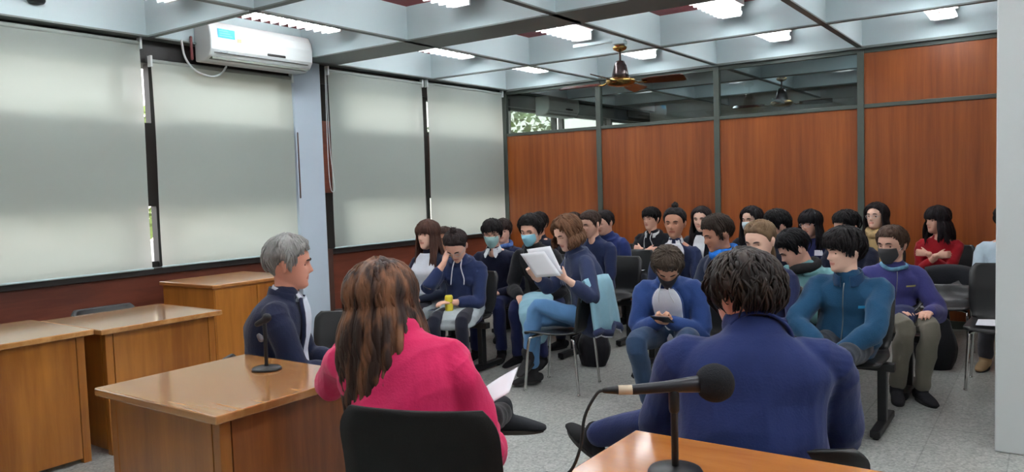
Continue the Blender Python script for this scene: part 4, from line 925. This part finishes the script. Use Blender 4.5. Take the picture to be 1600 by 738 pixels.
j = person('student with dark hair mostly hidden behind the one in the light blue mask', (842, 351), 7.4, -86, yaw=-86, group=G_, sk='olive', hair=dict(rgb=(28, 23, 23), kind='short', T=.02, locks=240), top=dict(rgb=(26, 28, 44)), legs=dict(rgb=(30, 34, 50)))
k = person('student whose dark hair top just shows behind the chestnut bob', (896, 350), 8.1, -92, yaw=-100, group=G_, sk='fair', hair=dict(rgb=(48, 38, 34), kind='short', T=.018, locks=200), top=dict(rgb=(30, 36, 60)), legs=dict(rgb=(30, 34, 50)))
k1 = person('student with short brown hair in plain navy sweater just right of the chestnut bob', (922, 351), 6.5, -98, lean=.10, yaw=-106, pitch=12, group=G_, sk='fair', hair=dict(rgb=(62, 48, 42), kind='short', T=.014, locks=300, tuft=.7), top=dict(rgb=(32, 42, 76)), legs=dict(rgb=(34, 40, 70)))
k2 = person('student in bright navy hooded sweatshirt left of the partition post, face turned away', (944, 349), 7.15, -102, lean=.18, yaw=-108, pitch=12, group=G_, sk='fair', hair=dict(rgb=(32, 27, 28), kind='short', T=.014, locks=300, tuft=.7), top=dict(kind='hoodie', rgb=(32, 46, 98), ex=.012), legs=dict(rgb=(30, 36, 60)))
CR = dict(hands={1: (.185, -.05, .80), -1: (.215, .03, .785)}, poles={1: (-.1, .5, -.9), -1: (-.1, -.5, -.9)}, hand_d={1: (-.25, -1, .1), -1: (-.2, 1, .15)}, hand_n={1: (-1, 0, -.2), -1: (-1, 0, -.2)})
l = person('student in a black hooded top with white drawstrings, arms folded', (1017, 343), 8.05, -92, lean=.03, yaw=-102, pitch=-2, group=G_, sk='fair', hair=dict(rgb=(20, 18, 20), kind='fringe', T=.018, locks=240), top=dict(kind='hoodie', rgb=(20, 22, 30), strings=(220, 222, 224), ex=.008, band=(220, 222, 224), high=.5), legs=dict(rgb=(22, 24, 32)), **CR)
m_ = person('student with hair tied in a top bun, white collar and navy cardigan', (1054, 350), 6.02, -84, lean=.06, yaw=-82, female=True, group=G_, sk='tan', hair=dict(rgb=(28, 24, 26), kind='tied', T=.014, locks=260, bun=(-.02, 0, .150, .026)),
    top=dict(kind='cardigan', name='cardigan', rgb=(36, 46, 78), collar=(226, 228, 232), patch=((222, 224, 230), .25, .62, .35), edge=(36, 46, 78), flat=True), legs=dict(kind='shorts', rgb=(36, 46, 78), len=.42), knees={1: (.46, .12, .515), -1: (3.47, 5.60, .53, 0)}, feet={1: (.44, .12, .085), -1: (3.50, 5.62, .085, 0)})
n = person('student with long dark hair in a black puffer jacket beside the partition post', (1096, 344), 7.45, -84, yaw=-86, female=True, group=G_, sk='light', hair=dict(rgb=(34, 26, 28), kind='long', T=.016, locks=180, length=.26, front=.6), top=dict(kind='jacket', rgb=(28, 32, 40), ex=.018, patch=((210, 212, 216), .22, .3, .4)), legs=dict(rgb=(26, 30, 44)))
o = person('student with short brown hair and bright blue scarf, face in profile', (1120, 367), 5.62, -108, lean=.12, yaw=-134, pitch=16, hs=1.06, group=G_, sk='tan', hair=dict(rgb=(52, 42, 36), kind='short', T=.022, locks=320), top=dict(kind='jacket', rgb=(34, 44, 66), ex=.016, scarf=(18, 112, 206), scarf_r=.034), legs=dict(rgb=(30, 34, 50)))
p = person('student with dark blond ponytail and white collar behind the man in the suit', (1187, 378), 4.86, -96, lean=.08, yaw=-104, pitch=14, female=True, group=G_, sk='light', closed=True, hair=dict(rgb=(112, 90, 68), kind='tied', T=.014, locks=320, pony=True), top=dict(rgb=(36, 44, 80), collar=(228, 230, 234)), legs=dict(rgb=(34, 40, 60)))
q = person('student with long black hair and white mask, farther back left of the ponytail', (1174, 345), 7.6, -88, yaw=-108, female=True, group=G_, sk='light', mask=MK_WHITE, hair=dict(rgb=(24, 21, 24), kind='long', T=.02, locks=170, length=.24, front=.5), top=dict(rgb=(24, 26, 38)), legs=dict(rgb=(26, 30, 44)))
r_ = person('student with short black hair turned away, just right of the ponytail', (1213, 354), 6.5, -110, lean=.05, yaw=-150, pitch=8, group=G_, sk='fair', hair=dict(rgb=(22, 20, 22), kind='short', T=.02, locks=260), top=dict(rgb=(24, 28, 48)), legs=dict(rgb=(26, 30, 44)))
s_ = person('student with black hair looking down, in a pale teal jacket with black hood', (1240, 391), 5.62, -110, lean=.2, yaw=-152, pitch=30, group=G_, sk='fair', hair=dict(rgb=(18, 17, 20), kind='short', T=.026, locks=300), top=dict(kind='hoodie', rgb=(110, 158, 162), ex=.012, scarf=(18, 18, 22), scarf_r=.03), legs=dict(rgb=(30, 36, 50)))
t = person('student with straight black hair and pale glasses in a navy top with a white emblem', (1266, 351), 7.55, -88, yaw=-106, female=True, group=G_, sk='fair', glasses=GL_PALE, hair=dict(rgb=(20, 18, 22), kind='bangs', T=.018, locks=180, length=.24, front=.55), top=dict(rgb=(40, 46, 92)), legs=dict(rgb=(26, 30, 44)))
u = person('student of whom mostly black hair shows behind the teal jacket', (1322, 356), 6.9, -100, yaw=-128, pitch=14, group=G_, sk='fair', hair=dict(rgb=(20, 18, 20), kind='short', T=.024, locks=260), top=dict(rgb=(26, 30, 50)), legs=dict(rgb=(26, 30, 44)))
v = person('person with long dark hair and glasses, wrapped in a beige scarf', (1369, 340), 8.05, -92, yaw=-108, pitch=-8, female=True, group=G_, sk='light', glasses=GL_PALE, hair=dict(rgb=(30, 24, 26), kind='long', T=.022, locks=200, length=.30, front=.45), top=dict(kind='jacket', rgb=(186, 158, 112), ex=.010, scarf=(186, 158, 112), scarf_r=.036), legs=dict(rgb=(26, 28, 36)))
w_ = person('person with dark hair in a red sweater, arms folded, by the partition', (1464, 345), 8.22, -92, yaw=-138, female=True, group=G_, sk='fair', hair=dict(rgb=(30, 25, 28), kind='bangs', T=.018, locks=200, length=.22, front=.2, vol=.05), top=dict(rgb=(156, 22, 34), sleeve=.55, flat=False), legs=dict(rgb=(16, 16, 20)), **CR)
x = person('person in a pale blue shirt mostly hidden by the white column', (1574, 345), 7.45, -90, yaw=-95, group=G_, sk='tan', hair=dict(rgb=(36, 30, 30), kind='short', T=.018, locks=160), top=dict(kind='shirt', rgb=(172, 190, 202), sleeve=.48), legs=dict(rgb=(60, 60, 66)), shoe=(150, 124, 92))
aa = person('student with brown hair, barely showing between the two front girls', (694, 376), 5.95, -80, yaw=-84, lean=.1, group=G_, sk='tan', hair=dict(rgb=(60, 44, 38), kind='short', T=.016, locks=160), top=dict(rgb=(30, 36, 56)), legs=dict(rgb=(26, 30, 44)))

# ================================================================ small things held and lying about
def W(P, v): return P['L2W'](v)
def sheet(name, label, O, U, V_, nu=8, nv=8, bend=.02, m=M_PAPER, cat='paper', thick=.0012):
    O, U, V_ = map(lambda q: np.asarray(q, float), (O, U, V_)); N = nrm(np.cross(U, V_)); G = [[O + U * (i / (nu - 1)) + V_ * (j / (nv - 1)) + N * bend * math.sin(math.pi * i / (nu - 1)) * (.4 + .6 * j / (nv - 1)) for j in range(nv)] for i in range(nu)]
    V, Fc = slab(G, thick); o = MB().add(V, Fc).build(name, m, None, True); tag(o, label, cat); return o
def towards(p): return CAM - np.asarray(p, float)
# pages of the reader: upper edge tilts back to the left
A_, B_, C_ = at(812, 396, 4.70), at(857, 428, 4.66), at(880, 421, 4.62)
tl, tr, bl, br = at(813, 397, 4.70), at(851, 394, 4.66), at(838, 434, 4.66), at(877, 431, 4.60)
sheet('page', 'white page held up by the student with the chestnut bob', bl, br - bl, tl - bl, bend=.012)
tl2, tr2 = at(823, 390, 4.73), at(852, 392, 4.70); bl2, br2 = at(842, 432, 4.69), at(880, 428, 4.63)
sheet('page', 'second white page just behind the first one of the reader', bl2, br2 - bl2, tl2 - bl2, bend=.008)
# yellow bottle and phone of the student in the skirt
w = empty('water_bottle', (*at(702, 487, 4.68)[:2], .535)); tag(w, 'yellow water bottle held on the lap of the student in the grey skirt', 'bottle')
ye = mat('yellow_bottle', (222, 206, 64), .35)
MB().add(*lathe([(0, 0), (.028, 0), (.032, .006), (.032, .10), (.030, .104), (.030, .108), (.032, .112), (.032, .15), (.026, .163), (0, .166)], 24)).build('bottle_body', ye, w, True)
MB().add(*lathe([(0, .104), (.0325, .104), (.0325, .109), (0, .109)], 24)).build('bottle_band', mat('bottle_band', (120, 110, 40), .3), w, True)
def phone(c, d, label, n=(0, 0, 1), s=1., rgb=(24, 26, 32)):
    c = np.asarray(c, float); d = nrm(d); n = np.asarray(n, float); n = nrm(n - np.dot(n, d) * d); sd = np.cross(n, d); w = empty('phone', c); tag(w, label, 'phone')
    V = [d * a * .072 * s + sd * b * .035 * s + n * q * .004 for a in (-1, 1) for b in (-1, 1) for q in (-1, 1)]
    Fc = [(0, 1, 3, 2), (4, 6, 7, 5), (0, 4, 5, 1), (2, 3, 7, 6), (0, 2, 6, 4), (1, 5, 7, 3)]
    MB().add(V, Fc).build('phone_case', mat('phone_%d' % rgb[0], rgb, .3), w, bevel=.003)
    V = [d * a * .067 * s + sd * b * .031 * s + n * (.0045 + .0005 * q) for a in (-1, 1) for b in (-1, 1) for q in (-1, 1)]
    MB().add(V, Fc).build('phone_screen', mat('phone_glass', (60, 70, 84), .08), w)
hd = d['arms']; mid = (W(d, hd[1][2]) + W(d, hd[-1][2])) / 2 + np.array([math.cos(d['psi']), math.sin(d['psi']), 0]) * .10
phone(mid + [0, 0, .03], (1, -.25, .05), 'black phone in the hands of the student in the black mask', n=(.1, .6, .8))
hb = W(b, b['arms'][1][2]) + np.array([math.cos(b['psi']), math.sin(b['psi']), 0]) * .09
phone(at(684, 484, 4.72), (1, .1, .1), 'grey phone on the lap of the student in the grey skirt', rgb=(110, 122, 140))
phone(W(g, (.50, .0, .63)), (.5, .6, -.3), 'dark phone held by the student with the pale teal mask')
# papers
sheet('paper', 'white paper held on the lap of the person in pink', (4.47, 2.12, .70), (.14, .08, .10), (-.07, .16, .05), bend=.004)
sheet('paper', 'white paper lying on the empty chair beside the column', (5.74, 6.26, .462), (.30, 0, 0), (0, .24, .004), bend=.006)
sheet('paper', 'white sheet on the lap of the student in the black hooded top', W(l, (.22, -.12, .60)), W(l, (.22, .10, .60)) - W(l, (.22, -.12, .60)), W(l, (.48, -.1, .60)) - W(l, (.22, -.12, .60)), bend=.01)
sheet('paper', 'small white card held under the arms of the person in red', W(w_, (.24, -.16, .62)), W(w_, (.24, -.02, .62)) - W(w_, (.24, -.16, .62)), W(w_, (.32, -.16, .63)) - W(w_, (.24, -.16, .62)), bend=.004)
# coats
def drape(name, label, rgb, line, d1, d2, L1, L2, lining=None, th=.022, seed=1, flare=.05, cat='coat'):
    """cloth hung over a rail given by a polyline; falls L1 on the d1 side and L2 on the d2 side"""
    line = np.asarray(line, float); rnd = np.random.RandomState(seed); G = []; n = len(line); mid = line.mean(0)
    for i, q in enumerate(catmull(line, 3)):
        t = i / (3 * (n - 1)); row = []
        for s_, L, dd in ((-1, L1, d1), (1, L2, d2)):
            dd = np.asarray(dd, float); pts = []
            for k in range(9):
                u = k / 8; a = min(u * 5, 1) * math.pi / 2; o = .03 * math.sin(a); z = .03 * (1 - math.cos(a)) * 0 - u * L * (1 + .06 * math.sin(t * 9 + seed + s_))
                wob = .018 * u * math.sin(t * 14 + seed * 2 + s_ * 1.3) + .01 * u * math.sin(t * 23 + u * 5)
                pts.append(q + dd * (o + wob + .05 * u) + np.array([0, 0, z + .012]) + (q - mid) * flare * u)
            row.append(pts)
        G.append(row[0][::-1] + row[1][1:])
    V, Fc = slab(G, th); w = empty(name, tuple(mid * [1, 1, 0])); tag(w, label, cat)
    MB().add(V - mid * [1, 1, 0], Fc).build('coat_cloth', cloth(rgb), w, True)
    if lining:
        G = np.array(G); e = [g_[-1] for g_ in G]; MB().tube(np.array(e) - mid * [1, 1, 0], [(.020, .026)] * len(e), 8).build('coat_lining', cloth(lining), w, True)
        MB().tube(np.array([q + [0, 0, -.03] for q in e]) - mid * [1, 1, 0], [.006] * len(e), 6).build('coat_piping', cloth((214, 218, 226)), w, True)
drape('coat', 'light blue coat with navy lining hanging over the chair of the reading student', (138, 182, 198), [(3.435, 4.81, .845), (3.45, 4.94, .858), (3.45, 5.06, .858), (3.435, 5.17, .845)], (-1, 0, 0), (1, 0, 0), .16, .40, lining=(40, 50, 84), seed=3)
drape('coat', 'black coat hanging over a dark chair in front of the person in red', (22, 24, 30), [(5.26, 7.63, .685), (5.38, 7.66, .71), (5.52, 7.66, .71), (5.64, 7.63, .685)], (0, -1, 0), (0, 1, 0), .34, .30, seed=5)
chair(5.42, 7.34, -90, 'dark chair hidden under the black coat before the person in red', top=.24)
def blob(name, label, cat, parts, rgb, fold=.006, strap=None):
    w = empty(name, tuple(np.asarray(parts[0][0][0]) * [1, 1, 0])); tag(w, label, cat); o = np.asarray(parts[0][0][0]) * [1, 1, 0]
    fuse(name + '_cloth', [tube(np.asarray(P) - o, R_, 16, up=u, sub=3) for P, R_, u in parts], .008, cloth(rgb), w, 3, folds(17, fold))
    if strap: MB().tube(np.asarray(strap) - o, [(.014, .004)] * len(strap), 8, sub=3).build('strap', M_BLACK, w, True)
q0 = np.array([2.72, 5.02, 0])
blob('jacket', 'pale blue jacket lying over the knees of the student in the light blue mask', 'jacket', [([(2.62, 5.42, .60), (2.72, 5.25, .58), (2.80, 5.12, .48), (2.82, 5.06, .34)], [(.13, .05), (.15, .05), (.14, .045), (.11, .03)], (0, 0, 1))], (134, 176, 192), fold=.014)
blob('bag', 'dark navy bag on the lap of the student in the purple blue jacket', 'bag', [([W(f, (.16, .02, .56)), W(f, (.30, .00, .585)), W(f, (.38, -.02, .56))], [(.09, .05), (.11, .075), (.08, .05)], (0, 0, 1))], (34, 40, 78), strap=[W(f, (.2, .1, .62)), W(f, (.3, .12, .66)), W(f, (.36, .06, .62))])
blob('backpack', 'black backpack on the floor under the chair with the black coat', 'backpack', [([(5.42, 6.86, .06), (5.42, 6.87, .20), (5.43, 6.89, .34)], [(.15, .11), (.16, .12), (.11, .07)], (0, 1, 0))], (20, 21, 26), strap=[(5.34, 6.78, .1), (5.33, 6.73, .22), (5.36, 6.80, .36)])
blob('backpack', 'dark backpack on the floor beneath the second row behind the reader', 'backpack', [([(2.98, 5.72, .06), (2.98, 5.73, .18), (2.99, 5.75, .30)], [(.14, .10), (.15, .11), (.10, .06)], (0, 1, 0))], (30, 30, 36), strap=[(2.90, 5.64, .1), (2.89, 5.60, .2), (2.92, 5.66, .32)])

def emblem(P, name, t0, t1, a0, a1, rgb, off=.013):
    G = [[P['ring'](t0 + (t1 - t0) * i / 4, a0 + (a1 - a0) * j / 4, off) for j in range(5)] for i in range(5)]
    V, Fc = slab(G, .002); MB().add(V, Fc).build(name, mat('emblem_%d_%d_%d' % rgb, rgb, .6), P['root'])
emblem(e, 'chest_emblem', .60, .64, .42, .60, (40, 150, 200))
emblem(f, 'chest_emblem', .66, .69, .30, .62, (176, 168, 96))
emblem(t, 'chest_emblem', .66, .78, .25, .60, (206, 208, 220))
zz = MB()
for k in range(7):
    a0 = .28 - k * .13; zz.tube([c['ring'](.56 if k % 2 else .68, a0, .014), c['ring'](.68 if k % 2 else .56, a0 - .11, .014)], [.0045] * 2, 6)
zz.build('chest_lettering', mat('grey_print', (112, 116, 136), .7), c['root'])
